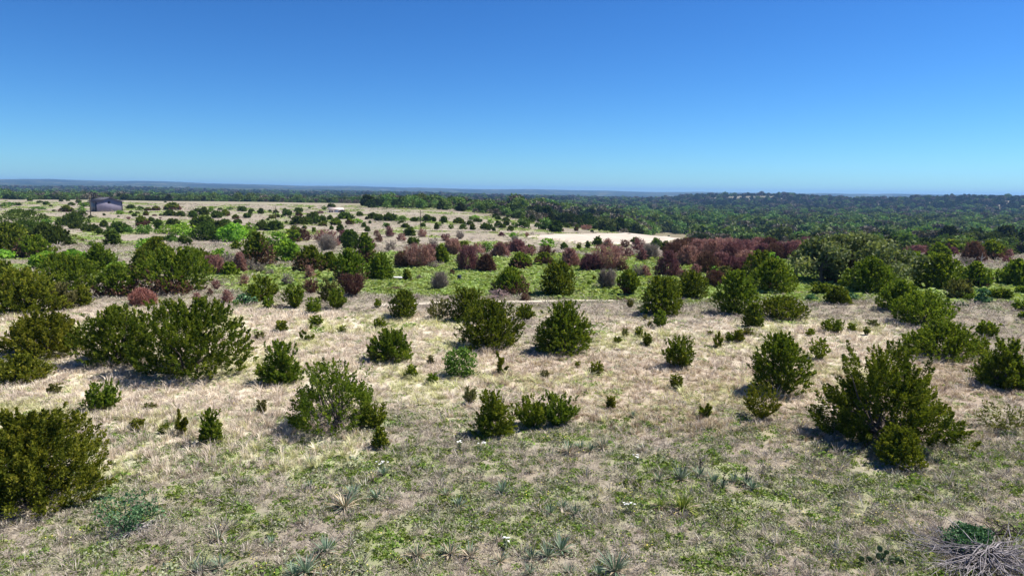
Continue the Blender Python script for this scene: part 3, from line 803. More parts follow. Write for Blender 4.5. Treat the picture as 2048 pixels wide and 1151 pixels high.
Z = 'in the thicket beside the green meadow'
for e in [('Y', 50, 634, 134, 100), ('L', 128, 624, 52, 60), ('Y', 165, 614, 38, 46), ('J', 135, 588, 112, 80), ('T', 235, 595, 86, 70), ('J', 200, 545, 60, 58),
          ('G', 92, 538, 44, 34), ('G', 150, 536, 46, 36), ('G', 208, 528, 30, 26), ('J', 352, 590, 130, 96, 'biggest round juniper of the thicket, its foot brown with dead branches', {'brown': 0.2}),
          ('J', 310, 545, 92, 68, 'round juniper overgrown by a bright lime-green leafy vine', {}),
          ('T', 280, 562, 40, 44), ('J', 395, 548, 74, 50), ('R', 428, 552, 40, 40), ('J', 460, 553, 36, 30), ('R', 480, 548, 28, 42), ('G', 442, 522, 36, 26), ('Q', 455, 530, 34, 24),
          ('X', 285, 614, 46, 36, 'salmon-red dead bush behind the joined pair of junipers', None), ('T', 515, 534, 70, 72), ('T', 620, 549, 80, 60), ('T', 700, 566, 76, 72),
          ('R', 705, 594, 52, 46), ('J', 760, 562, 66, 56), ('T', 660, 548, 40, 46), ('T', 730, 530, 48, 66), ('G', 575, 525, 52, 44), ('G', 555, 490, 40, 26), ('M', 560, 512, 44, 30), ('T', 585, 484, 42, 26),
          ('R', 608, 482, 34, 26), ('Q', 655, 503, 34, 32), ('R', 650, 484, 44, 24), ('R', 690, 486, 40, 26), ('Q', 700, 484, 30, 22), ('R', 672, 492, 20, 16),
          ('R', 620, 560, 24, 30), ('Q', 575, 572, 24, 26), ('R', 622, 588, 36, 30), ('R', 455, 608, 26, 30), ('R', 432, 580, 20, 22), ('R', 395, 606, 18, 22), ('R', 420, 592, 14, 16), ('R', 488, 574, 20, 26),
          ('B', 492, 611, 44, 24), ('Q', 520, 548, 26, 24), ('Q', 500, 545, 22, 28), ('Q', 880, 582, 36, 36), ('T', 814, 564, 24, 26), ('Q', 1212, 580, 34, 40), ('R', 904, 552, 14, 14), ('Q', 865, 538, 26, 16),
          ('S', 1188, 562, 8, 12), ('S', 1178, 572, 10, 12), ('Q', 838, 560, 12, 12), ('Q', 540, 552, 18, 14), ('M', 475, 612, 20, 14), ('G', 300, 498, 44, 22), ('G', 232, 545, 40, 24),
          ('T', 28, 585, 60, 50), ('Y', 10, 560, 40, 40)]:
    shrub(e[0], e[1], e[2], e[3], e[4], e[5] if len(e) > 5 else None, Z, e[6] if len(e) > 6 else None)

Z = 'in the red-brown brush band beyond the meadow'
for e in [('R', 840, 538, 64, 50), ('R', 808, 537, 40, 34), ('R', 862, 530, 40, 40), ('J', 882, 530, 34, 40), ('R', 935, 542, 52, 50), ('R', 972, 545, 48, 36), ('R', 905, 512, 36, 34), ('J', 928, 502, 32, 20),
          ('R', 1000, 518, 40, 32), ('M', 975, 506, 22, 22), ('R', 955, 508, 34, 22), ('R', 1035, 508, 44, 28), ('R', 1058, 514, 32, 22), ('R', 1092, 514, 38, 24), ('J', 1060, 505, 24, 16), ('G', 1095, 496, 30, 20),
          ('J', 1128, 499, 20, 14), ('S', 1157, 500, 10, 16), ('J', 1175, 498, 12, 16), ('J', 1195, 492, 24, 20), ('R', 1215, 497, 28, 20), ('R', 1250, 495, 24, 16), ('R', 1277, 500, 32, 24), ('J', 1270, 488, 20, 14),
          ('T', 1040, 540, 54, 36), ('T', 1088, 532, 48, 28), ('R', 1140, 536, 44, 38), ('R', 1215, 543, 74, 52), ('R', 1180, 544, 48, 34), ('R', 1243, 545, 34, 26), ('R', 1238, 508, 26, 16), ('R', 1257, 517, 28, 22), ('R', 1283, 524, 32, 28),
          ('J', 1312, 494, 28, 18), ('Q', 1300, 522, 34, 32), ('R', 1335, 556, 60, 54), ('J', 1345, 528, 26, 18), ('R', 1358, 512, 48, 32), ('R', 1395, 514, 48, 34), ('R', 1432, 524, 58, 44), ('R', 1465, 530, 54, 46),
          ('R', 1412, 548, 62, 44), ('R', 1472, 548, 54, 34), ('R', 1500, 512, 44, 30), ('R', 1525, 518, 40, 30), ('R', 1552, 520, 44, 32), ('R', 1592, 510, 44, 28), ('R', 1390, 556, 30, 28), ('G', 1422, 548, 34, 20),
          ('R', 1430, 574, 42, 32), ('G', 1502, 528, 28, 26), ('G', 1540, 530, 40, 26), ('J', 1520, 562, 84, 60), ('G', 1470, 540, 24, 20), ('L', 1450, 560, 30, 30), ('J', 1620, 512, 40, 30), ('R', 1290, 556, 30, 26), ('Q', 1275, 556, 26, 28),
          ('R', 1365, 560, 24, 22), ('Q', 1225, 565, 20, 28), ('R', 1545, 585, 30, 26), ('R', 1660, 568, 36, 20), ('L', 1690, 575, 24, 20), ('G', 1580, 520, 34, 24), ('J', 1330, 500, 26, 18), ('J', 1360, 494, 30, 16), ('M', 1395, 492, 30, 12),
          ('R', 845, 474, 22, 18), ('R', 779, 474, 24, 22), ('J', 820, 472, 30, 18), ('R', 803, 482, 20, 16), ('J', 826, 490, 26, 16), ('R', 890, 482, 24, 15), ('Q', 920, 478, 20, 16), ('R', 1003, 472, 18, 8), ('G', 1026, 480, 16, 16), ('R', 753, 472, 14, 12), ('R', 758, 484, 20, 16),
          ('R', 1054, 474, 10, 10), ('Q', 1030, 482, 18, 12), ('J', 700, 500, 34, 40), ('R', 740, 505, 30, 28), ('Q', 780, 505, 26, 26), ('R', 890, 512, 22, 20), ('Q', 868, 500, 24, 24), ('R', 1020, 500, 30, 18),
          ('R', 1376, 534, 52, 42), ('R', 1448, 508, 56, 32), ('R', 1484, 516, 54, 36), ('R', 1538, 508, 50, 32), ('R', 1570, 520, 50, 36), ('R', 1612, 502, 44, 28), ('R', 1516, 506, 46, 30), ('R', 1346, 520, 46, 34), ('R', 1416, 512, 50, 32), ('R', 1440, 545, 52, 40), ('R', 1492, 540, 50, 38), ('R', 1380, 502, 44, 26)]:
    shrub(e[0], e[1], e[2], e[3], e[4], None, Z)

Z = 'at the edge of the right-hand wood'.replace('right-hand wood', 'wood beyond the live oak')
for e in [('R', 1832, 508, 54, 18), ('T', 1876, 520, 46, 36), ('T', 1905, 508, 40, 30), ('R', 1945, 526, 44, 42), ('T', 1982, 520, 54, 42), ('J', 2012, 502, 40, 24), ('R', 2016, 514, 20, 16), ('J', 2040, 508, 30, 20), ('R', 2016, 526, 24, 14), ('Q', 1928, 535, 36, 20),
          ('J', 1842, 502, 50, 26), ('J', 1890, 494, 50, 26), ('J', 1930, 492, 46, 24), ('J', 1985, 490, 50, 26), ('J', 2030, 486, 46, 24), ('J', 1800, 490, 50, 24), ('G', 1998, 478, 18, 8), ('G', 2020, 480, 20, 9), ('R', 1906, 510, 20, 16), ('J', 1865, 545, 60, 40), ('J', 1830, 540, 50, 36),
          ('J', 1760, 480, 44, 22), ('J', 1660, 482, 44, 20), ('J', 1610, 482, 44, 18), ('J', 1560, 478, 44, 18), ('R', 1640, 490, 34, 16), ('J', 1700, 478, 44, 18), ('R', 1480, 462, 44, 14), ('J', 1540, 490, 34, 18)]:
    shrub(e[0], e[1], e[2], e[3], e[4], None, Z)

Z = 'on the tan rise near the metal barn'
for e in [('J', 227, 492, 34, 32, 'round dark juniper standing alone on the tan rise below the metal barn', {'style': 'ball'}), ('J', 222, 474, 22, 18), ('J', 200, 470, 16, 14), ('J', 185, 464, 30, 16), ('J', 170, 462, 16, 14), ('J', 240, 466, 44, 22), ('J', 148, 452, 52, 28), ('J', 150, 458, 22, 14), ('J', 120, 450, 20, 14), ('J', 208, 454, 16, 14),
          ('J', 45, 450, 78, 32), ('J', 28, 427, 20, 9), ('J', 62, 428, 14, 9), ('M', 92, 452, 22, 14), ('J', 163, 432, 20, 10), ('M', 163, 424, 14, 12), ('J', 182, 437, 10, 7), ('T', 133, 424, 26, 14), ('J', 93, 410, 12, 8), ('J', 157, 406, 10, 7), ('J', 143, 411, 14, 7), ('J', 102, 413, 6, 4), ('J', 35, 411, 12, 6), ('M', 20, 412, 14, 8), ('J', 80, 406, 12, 5), ('J', 122, 403, 8, 4), ('J', 136, 402, 8, 4), ('M', 10, 416, 16, 12), ('M', 75, 420, 24, 7), ('J', 109, 423, 8, 4), ('M', 170, 414, 22, 10), ('J', 60, 402, 10, 5),
          ('J', 115, 492, 44, 40), ('J', 90, 478, 48, 34), ('T', 70, 518, 70, 50), ('J', 20, 505, 76, 58), ('G', 12, 520, 34, 22), ('J', 55, 470, 60, 30), ('J', 15, 480, 50, 36), ('J', 130, 516, 24, 14),
          ('S', 149, 476, 8, 8), ('S', 143, 482, 8, 6), ('S', 158, 482, 8, 7), ('S', 166, 484, 6, 8), ('S', 138, 491, 7, 7), ('S', 148, 491, 10, 8), ('M', 184, 496, 16, 14), ('S', 115, 502, 10, 8), ('S', 153, 474, 6, 5), ('S', 176, 478, 4, 5), ('G', 240, 429, 12, 9), ('J', 262, 427, 8, 6), ('J', 208, 431, 5, 5), ('R', 257, 439, 8, 6), ('J', 237, 434, 5, 3),
          ('T', 283, 452, 26, 22), ('J', 303, 448, 18, 14), ('J', 318, 458, 22, 20), ('J', 347, 452, 26, 15), ('T', 292, 431, 12, 10), ('J', 269, 433, 10, 7), ('J', 275, 428, 9, 5), ('T', 345, 420, 38, 16), ('J', 340, 432, 24, 13), ('J', 362, 433, 18, 11), ('J', 386, 435, 22, 14), ('J', 408, 432, 22, 17), ('J', 434, 436, 24, 15), ('T', 450, 432, 20, 14), ('T', 471, 438, 18, 10), ('J', 494, 436, 16, 10), ('J', 485, 423, 20, 11), ('J', 503, 425, 14, 8), ('J', 262, 419, 16, 10), ('M', 280, 421, 14, 9), ('T', 296, 421, 16, 7), ('T', 312, 421, 18, 10), ('G', 422, 424, 14, 12), ('J', 395, 424, 16, 8), ('M', 460, 420, 14, 6), ('J', 331, 405, 6, 2.5), ('R', 309, 432, 10, 4), ('J', 322, 432, 7, 5), ('R', 321, 437, 6, 3), ('J', 500, 430, 10, 8), ('J', 440, 421, 10, 6), ('J', 408, 418, 10, 5)]:
    shrub(e[0], e[1], e[2], e[3], e[4], e[5] if len(e) > 5 else None, Z, e[6] if len(e) > 6 else None)

Z = 'in the bright green thicket on the rise'
for e in [('G', 335, 468, 36, 18), ('G', 365, 470, 40, 24), ('G', 378, 476, 34, 20), ('M', 348, 484, 20, 10), ('J', 408, 458, 44, 26), ('J', 415, 482, 60, 38), ('J', 440, 476, 36, 34), ('G', 468, 484, 52, 38), ('G', 490, 478, 40, 28), ('M', 500, 468, 30, 24), ('J', 375, 493, 20, 18), ('J', 366, 487, 18, 16), ('J', 472, 499, 20, 18), ('J', 342, 483, 22, 14), ('J', 318, 482, 34, 10), ('M', 290, 468, 34, 18), ('J', 452, 452, 24, 14), ('J', 390, 452, 24, 16), ('G', 420, 456, 18, 14), ('J', 475, 448, 18, 10), ('M', 258, 467, 14, 14), ('G', 455, 474, 30, 22)]:
    shrub(e[0], e[1], e[2], e[3], e[4], None, Z)

Z = 'dotting the tan slope below the ranch house'
for e in [('J', 522, 428, 13, 12), ('J', 540, 425, 8, 6), ('J', 552, 428, 13, 9), ('J', 575, 432, 20, 13), ('T', 598, 432, 15, 11), ('L', 545, 437, 18, 8), ('J', 556, 435, 9, 7), ('J', 525, 444, 7, 6), ('J', 536, 441, 7, 6), ('J', 564, 435, 6, 6), ('J', 573, 447, 7, 6), ('J', 524, 460, 30, 18), ('J', 550, 461, 36, 20), ('P', 588, 462, 14, 12), ('P', 592, 470, 22, 16), ('J', 627, 440, 24, 17), ('J', 600, 450, 36, 18), ('J', 615, 449, 30, 16), ('J', 640, 449, 30, 18), ('T', 645, 452, 18, 10), ('J', 660, 440, 16, 10), ('T', 672, 450, 28, 15), ('J', 680, 464, 18, 18), ('J', 663, 459, 11, 8), ('T', 689, 465, 8, 6), ('J', 692, 438, 34, 14), ('T', 700, 449, 20, 13), ('G', 714, 447, 20, 10), ('J', 720, 432, 16, 9), ('J', 728, 454, 13, 10), ('J', 740, 447, 7, 6), ('J', 735, 464, 14, 12), ('J', 745, 438, 22, 13), ('J', 758, 442, 22, 14), ('S', 645, 469, 10, 10), ('P', 628, 466, 10, 12), ('J', 609, 457, 10, 6), ('J', 625, 450, 4, 4), ('J', 653, 453, 4, 4), ('J', 586, 440, 6, 5), ('J', 580, 436, 6, 4), ('J', 692, 455, 5, 4), ('J', 597, 424, 20, 9), ('J', 570, 424, 10, 8), ('M', 648, 419, 10, 8), ('J', 663, 416, 18, 9), ('J', 619, 417, 6, 4), ('R', 641, 427, 14, 6),
          ('J', 780, 442, 30, 16), ('M', 804, 444, 24, 12), ('J', 803, 446, 10, 6), ('J', 828, 443, 16, 9), ('M', 840, 443, 12, 10), ('J', 855, 443, 24, 14), ('J', 866, 444, 16, 11), ('J', 888, 445, 20, 13), ('J', 811, 456, 20, 10), ('J', 846, 454, 12, 9), ('J', 873, 459, 13, 14), ('M', 880, 452, 8, 6), ('M', 903, 458, 13, 10), ('J', 926, 459, 18, 11), ('J', 945, 460, 15, 13), ('J', 972, 460, 28, 14), ('J', 988, 462, 9, 8), ('J', 1000, 456, 26, 11), ('J', 1013, 451, 15, 10), ('J', 1021, 462, 16, 11), ('J', 918, 447, 30, 12), ('G', 950, 438, 14, 8), ('J', 940, 450, 18, 9), ('J', 955, 444, 24, 8), ('G', 980, 447, 12, 8), ('J', 996, 440, 16, 8), ('J', 885, 448, 5, 4), ('J', 851, 446, 4, 4), ('J', 797, 448, 6, 4), ('J', 1012, 444, 20, 10), ('J', 775, 455, 10, 9),
          ('J', 1043, 451, 10, 7), ('J', 1055, 448, 12, 8), ('J', 1065, 446, 10, 8), ('J', 1075, 454, 16, 9), ('J', 1086, 460, 13, 11), ('R', 1115, 457, 24, 10), ('J', 1100, 452, 20, 9), ('J', 1132, 455, 20, 10), ('T', 1153, 462, 12, 14), ('R', 1172, 460, 26, 11), ('R', 1202, 460, 22, 11), ('R', 1228, 460, 22, 10), ('T', 1252, 463, 26, 11), ('J', 1270, 463, 14, 8), ('J', 1190, 456, 22, 10), ('J', 1215, 455, 24, 10), ('J', 1245, 455, 24, 10), ('R', 1125, 463, 9, 6), ('J', 1184, 464, 9, 5), ('J', 1300, 465, 16, 9), ('J', 1320, 460, 22, 12), ('J', 1340, 465, 16, 9), ('J', 1365, 462, 22, 12), ('J', 1388, 465, 22, 12), ('M', 1410, 466, 20, 12), ('J', 1297, 472, 6, 4), ('J', 1337, 474, 5, 4), ('J', 1430, 472, 30, 14), ('J', 1460, 474, 34, 14), ('J', 1500, 474, 40, 14), ('M', 1030, 456, 14, 12)]:
    shrub(e[0], e[1], e[2], e[3], e[4], None, Z)
# ------------------------------------------------------------------ scattered stuff by geometry nodes
def scatter(name, pts, rot, scl, idx, protos, label, cat):
    col = bpy.data.collections.new(name + '_pieces')
    for k, me in enumerate(protos):
        col.objects.link(bpy.data.objects.new(f'{name}_piece_{k:02d}', me))
    me = bpy.data.meshes.new(name)
    me.vertices.add(len(pts)); me.vertices.foreach_set('co', np.asarray(pts, np.float32).ravel())
    for nm, ty, arr in (('rot', 'FLOAT_VECTOR', rot), ('scl', 'FLOAT_VECTOR', scl), ('idx', 'INT', idx)):
        a = me.attributes.new(nm, ty, 'POINT')
        a.data.foreach_set('vector' if ty == 'FLOAT_VECTOR' else 'value', np.asarray(arr, np.int32 if ty == 'INT' else np.float32).ravel())
    ob = link(name, me)
    ng = bpy.data.node_groups.new(name + '_nodes', 'GeometryNodeTree')
    ng.interface.new_socket('Geometry', in_out='INPUT', socket_type='NodeSocketGeometry')
    ng.interface.new_socket('Geometry', in_out='OUTPUT', socket_type='NodeSocketGeometry')
    gi = ng.nodes.new('NodeGroupInput'); go = ng.nodes.new('NodeGroupOutput')
    iop = ng.nodes.new('GeometryNodeInstanceOnPoints'); iop.inputs['Pick Instance'].default_value = True
    ci = ng.nodes.new('GeometryNodeCollectionInfo'); ci.inputs['Collection'].default_value = col
    ci.inputs['Separate Children'].default_value = True; ci.inputs['Reset Children'].default_value = True
    def na(nm, ty):
        q = ng.nodes.new('GeometryNodeInputNamedAttribute'); q.data_type = ty; q.inputs['Name'].default_value = nm; return q.outputs['Attribute']
    L_ = ng.links
    L_.new(gi.outputs[0], iop.inputs['Points']); L_.new(ci.outputs[0], iop.inputs['Instance'])
    L_.new(na('idx', 'INT'), iop.inputs['Instance Index']); L_.new(na('rot', 'FLOAT_VECTOR'), iop.inputs['Rotation']); L_.new(na('scl', 'FLOAT_VECTOR'), iop.inputs['Scale'])
    L_.new(iop.outputs['Instances'], go.inputs[0])
    md = ob.modifiers.new('scatter', 'NODES'); md.node_group = ng
    tag(ob, label, cat, None, 'stuff')
    return ob

# ---- the wood in the valley and on the far slopes
srng = np.random.RandomState(21)
M['wood_dark'] = foliage_mat('wood_dark_juniper', [(0.0, (0.029, 0.047, 0.014)), (0.5, (0.059, 0.086, 0.020)), (1.0, (0.117, 0.149, 0.035))], 0.2, vary=0.22)
M['wood_green'] = foliage_mat('wood_spring_oak', [(0.0, (0.058, 0.100, 0.026)), (0.5, (0.121, 0.187, 0.046)), (1.0, (0.224, 0.273, 0.080))], 0.25, vary=0.25)
M['wood_grey'] = foliage_mat('wood_grey_brown', [(0.0, (0.075, 0.068, 0.048)), (0.5, (0.15, 0.13, 0.095)), (1.0, (0.25, 0.22, 0.16))], 0.1, vary=0.2)
wood = []
for k in range(9):
    pr = np.random.RandomState(300 + k)
    mt = M['wood_dark'] if k < 4 else M['wood_green'] if k < 7 else M['wood_grey']
    if k < 4:
        g, _, _ = gen_plumes(pr, 5.6, 4.2, 'dome', 330, 1.05, 0.08, 0, 0.55, 1.1)
        v, f, ti = g
    else:
        (v, f, ti), _ = gen_leafy(pr, 6.6, 5.2, 420, 0.80, 'ball', 1.15, z0=0.6)
    tv, tf = tubes([(np.array([[0, 0, -0.6], [0.1, 0, 1.0], [0.0, 0.1, 2.6]]), np.array([0.22, 0.17, 0.08]))], 5)
    nv = len(v)
    wood.append(mesh_np('wood_tree', np.concatenate([v, tv]), np.concatenate([f, tf + nv]), [mt, M['bark']], np.concatenate([ti, np.full(len(tv), 0.4)]), [0] * len(f) + [1] * len(tf)))
def wood_points(r0, r1, a0, a1, per):
    area = 0.5 * (R(a1) - R(a0)) * (r1 * r1 - r0 * r0)
    nn = int(area / per)
    r = np.sqrt(srng.uniform(r0 * r0, r1 * r1, nn)); a = srng.uniform(R(a0), R(a1), nn)
    x, y = r * np.sin(a), r * np.cos(a)
    keep = srng.uniform(0, 1, nn) < forest_density(x, y)
    return x[keep], y[keep], r[keep]
xs = [wood_points(150, 700, -12, 44, 22), wood_points(700, 1500, -44, 44, 42), wood_points(1500, 3600, -43, 43, 120)]
x = np.concatenate([q[0] for q in xs]); y = np.concatenate([q[1] for q in xs]); r = np.concatenate([q[2] for q in xs])
# keep the pad, the tracks and the ranch house clear
keep = ~in_pad(x, y, 1.22) & ~((np.abs(x - pc.x) < 30) & (y > 110) & (y < pc.y))
rh = ground_at(672, 424); keep &= np.hypot(x - rh.x, y - rh.y) > 70
bn = ground_at(214, 421); keep &= np.hypot(x - bn.x, y - bn.y) > 60
x, y, r = x[keep], y[keep], r[keep]; n_ = len(x)
sp = wavy(x, y, 150, 12, 3) + srng.normal(size=n_) * 0.35 + 0.60 * np.exp(-((r - 800) / 230) ** 2) - 0.25 * sstep(1300, 1900, r) + 0.45 * sstep(760, 520, r) * (x / y < -0.08)
idx = np.where(sp > 0.33, srng.randint(4, 7, n_), srng.randint(0, 4, n_))
idx = np.where((wavy(x, y, 90, 2, 2) + srng.normal(size=n_) * 0.4 > 0.75), srng.randint(7, 9, n_), idx)
s = np.clip(np.exp(srng.normal(size=n_) * 0.40), 0.45, 2.1) * np.where(r < 420, 0.85, 1.2) * np.where(r > 1500, 1.15, 1.0)
s = s * np.where(r < 330, 0.55, 1) * np.where((x / y < 0.0) & (r < 1000), 0.60, 1.0)
scatter('woodland', np.stack([x, y, T(x, y) - 0.1], 1), np.stack([np.zeros(n_), np.zeros(n_), srng.uniform(0, 6.28, n_)], 1),
        np.stack([s, s, s * srng.uniform(0.8, 1.15, n_)], 1), idx, wood, 'dense wood of dark junipers and green oaks filling the valley', 'woodland')

# ---- grass and low plants
M['straw'] = foliage_mat('straw_grass', [(0.0, (0.431, 0.340, 0.266)), (0.5, (0.658, 0.556, 0.448)), (1.0, (0.835, 0.745, 0.666))], 0.2, (1, 1, 0.9), 0.14)
M['straw_green'] = foliage_mat('greenish_straw_grass', [(0.0, (0.339, 0.326, 0.163)), (0.5, (0.555, 0.536, 0.278)), (1.0, (0.758, 0.705, 0.458))], 0.2, (1, 1.05, 0.8), 0.14)
M['bunch'] = foliage_mat('brown_bunch_grass', [(0.0, (0.241, 0.167, 0.109)), (0.5, (0.438, 0.340, 0.228)), (1.0, (0.650, 0.556, 0.404))], 0.15, (1, 1, 0.9), 0.16)
M['weed'] = foliage_mat('grey_dead_weed', [(0.0, (0.197, 0.158, 0.126)), (0.5, (0.379, 0.321, 0.257)), (1.0, (0.602, 0.538, 0.453))], 0.05, (1, 1, 1), 0.14)
M['forb'] = foliage_mat('green_forb', [(0.0, (0.076, 0.123, 0.024)), (0.5, (0.177, 0.253, 0.048)), (1.0, (0.342, 0.407, 0.103))], 0.3, None, 0.16)
M['forb_grey'] = foliage_mat('sage_green_forb', [(0.0, (0.127, 0.145, 0.076)), (0.5, (0.253, 0.272, 0.158)), (1.0, (0.418, 0.430, 0.292))], 0.15, None, 0.14)
M['meadow'] = foliage_mat('meadow_green', [(0.0, (0.160, 0.199, 0.052)), (0.5, (0.282, 0.358, 0.107)), (1.0, (0.426, 0.486, 0.190))], 0.3, None, 0.14)
M['petal_yellow'] = plain_mat('yellow_petals', (0.82, 0.70, 0.14), 0.6, 0.2)
M['petal_white'] = plain_mat('white_petals', (0.85, 0.84, 0.80), 0.6, 0.2)
M['stone'] = plain_mat('pale_limestone', (0.55, 0.50, 0.43), 0.9, 0.1, noise=0.35, nscale=6)

def grass_tuft(seed, n, h, spread, wid, mat, droop=0.5):
    rg = np.random.RandomState(seed)
    a = rg.uniform(0, 6.283, n); lean = rg.uniform(0.1, 1.0, n) * spread
    out = np.stack([np.cos(a), np.sin(a), np.zeros(n)], 1)
    b0 = out * rg.uniform(0, 0.055, n)[:, None]
    hh = h * rg.uniform(0.45, 1.1, n)
    up = np.array([0, 0, 1.0])
    m = b0 + out * (lean * hh * 0.4)[:, None] + up * (hh * 0.6)[:, None]
    e = b0 + out * (lean * hh * (0.9 + droop * 0.5))[:, None] + up * (hh * (1 - droop * lean * 0.6))[:, None]
    sd = np.stack([-np.sin(a), np.cos(a), np.zeros(n)], 1) * wid
    v = np.stack([b0 - sd, b0 + sd, m + sd * 0.8, m - sd * 0.8, e], 1).reshape(-1, 3)
    k = np.arange(n) * 5
    f4 = np.stack([k, k + 1, k + 2, k + 3], 1); f3 = np.stack([k + 3, k + 2, k + 4], 1)
    ti = np.clip(np.repeat(0.5 + rg.normal(size=n) * 0.22, 5), 0, 1)
    return mesh_np('tuft', v, [f4, f3], mat, ti)
def forb_tuft(seed, n, rad, h, size, mat):
    rg = np.random.RandomState(seed)
    a = rg.uniform(0, 6.283, n); q = np.sqrt(rg.uniform(0, 1, n)) * rad
    P = np.stack([np.cos(a) * q, np.sin(a) * q, h * rg.uniform(0.1, 1, n) * (1 - 0.5 * (q / rad) ** 2)], 1)
    v, f, ti = leaves(rg, P, size * rg.uniform(0.6, 1.4, n), np.clip(0.5 + rg.normal(size=n) * 0.22, 0, 1))
    v[:, 2] = np.maximum(v[:, 2], 0.0)
    return mesh_np('forb', v, f, mat, ti)
def weed_tuft(seed, n, rad, h, mat):
    rg = np.random.RandomState(seed)
    a = rg.uniform(0, 6.283, n); q = np.sqrt(rg.uniform(0, 1, n)) * rad
    P = np.stack([np.cos(a) * q * 0.5, np.sin(a) * q * 0.5, h * rg.uniform(0.0, 0.5, n)], 1)
    D = nrm(np.stack([np.cos(a) * q / rad, np.sin(a) * q / rad, rg.uniform(0.25, 1.2, n)], 1) + rg.normal(size=(n, 3)) * 0.35)
    D[:, 2] = np.abs(D[:, 2])
    v, f, ti = sprays(rg, P, D, h * rg.uniform(0.4, 1.0, n), np.full(n, 0.009), np.clip(0.5 + rg.normal(size=n) * 0.25, 0, 1), 1)
    return mesh_np('weed', v, f, mat, ti)
def flower_tuft(seed, n, rad, h, size, mat):
    rg = np.random.RandomState(seed)
    P = np.stack([rg.normal(size=n) * rad, rg.normal(size=n) * rad, h * rg.uniform(0.6, 1, n)], 1)
    v = []; f = []
    for k, p in enumerate(P):
        a = np.arange(6) * 1.0472 + rg.uniform(0, 1)
        ring = p + np.stack([np.cos(a), np.sin(a), rg.normal(size=6) * 0.25], 1) * size
        v.append(ring); f.append([k * 6 + q for q in range(6)])
    return mesh_np('flower', np.concatenate(v), np.array(f), mat)

dry = [grass_tuft(1, 26, 0.30, 0.8, 0.0042, M['straw']), grass_tuft(2, 22, 0.24, 1.0, 0.0045, M['straw']), grass_tuft(3, 26, 0.26, 0.9, 0.0045, M['straw_green']), grass_tuft(4, 20, 0.20, 1.1, 0.005, M['straw_green']),
       grass_tuft(5, 24, 0.28, 0.7, 0.0042, M['bunch']), grass_tuft(6, 22, 0.20, 0.9, 0.0045, M['bunch'])]
low = [forb_tuft(11, 46, 0.15, 0.10, 0.048, M['forb']), forb_tuft(12, 34, 0.11, 0.07, 0.042, M['forb']), forb_tuft(13, 46, 0.18, 0.08, 0.040, M['forb']), forb_tuft(14, 40, 0.13, 0.12, 0.036, M['forb_grey']), forb_tuft(15, 46, 0.16, 0.10, 0.036, M['forb_grey']),
       forb_tuft(16, 40, 0.22, 0.09, 0.075, M['meadow']), forb_tuft(17, 40, 0.26, 0.12, 0.085, M['meadow'])]
weeds = [weed_tuft(21, 40, 0.16, 0.16, M['weed']), weed_tuft(22, 46, 0.20, 0.13, M['weed']), weed_tuft(23, 36, 0.14, 0.22, M['weed'])]
flw = [flower_tuft(31, 4, 0.10, 0.12, 0.010, M['petal_yellow']), flower_tuft(32, 6, 0.14, 0.14, 0.009, M['petal_yellow']), flower_tuft(33, 2, 0.05, 0.12, 0.011, M['petal_yellow'])]

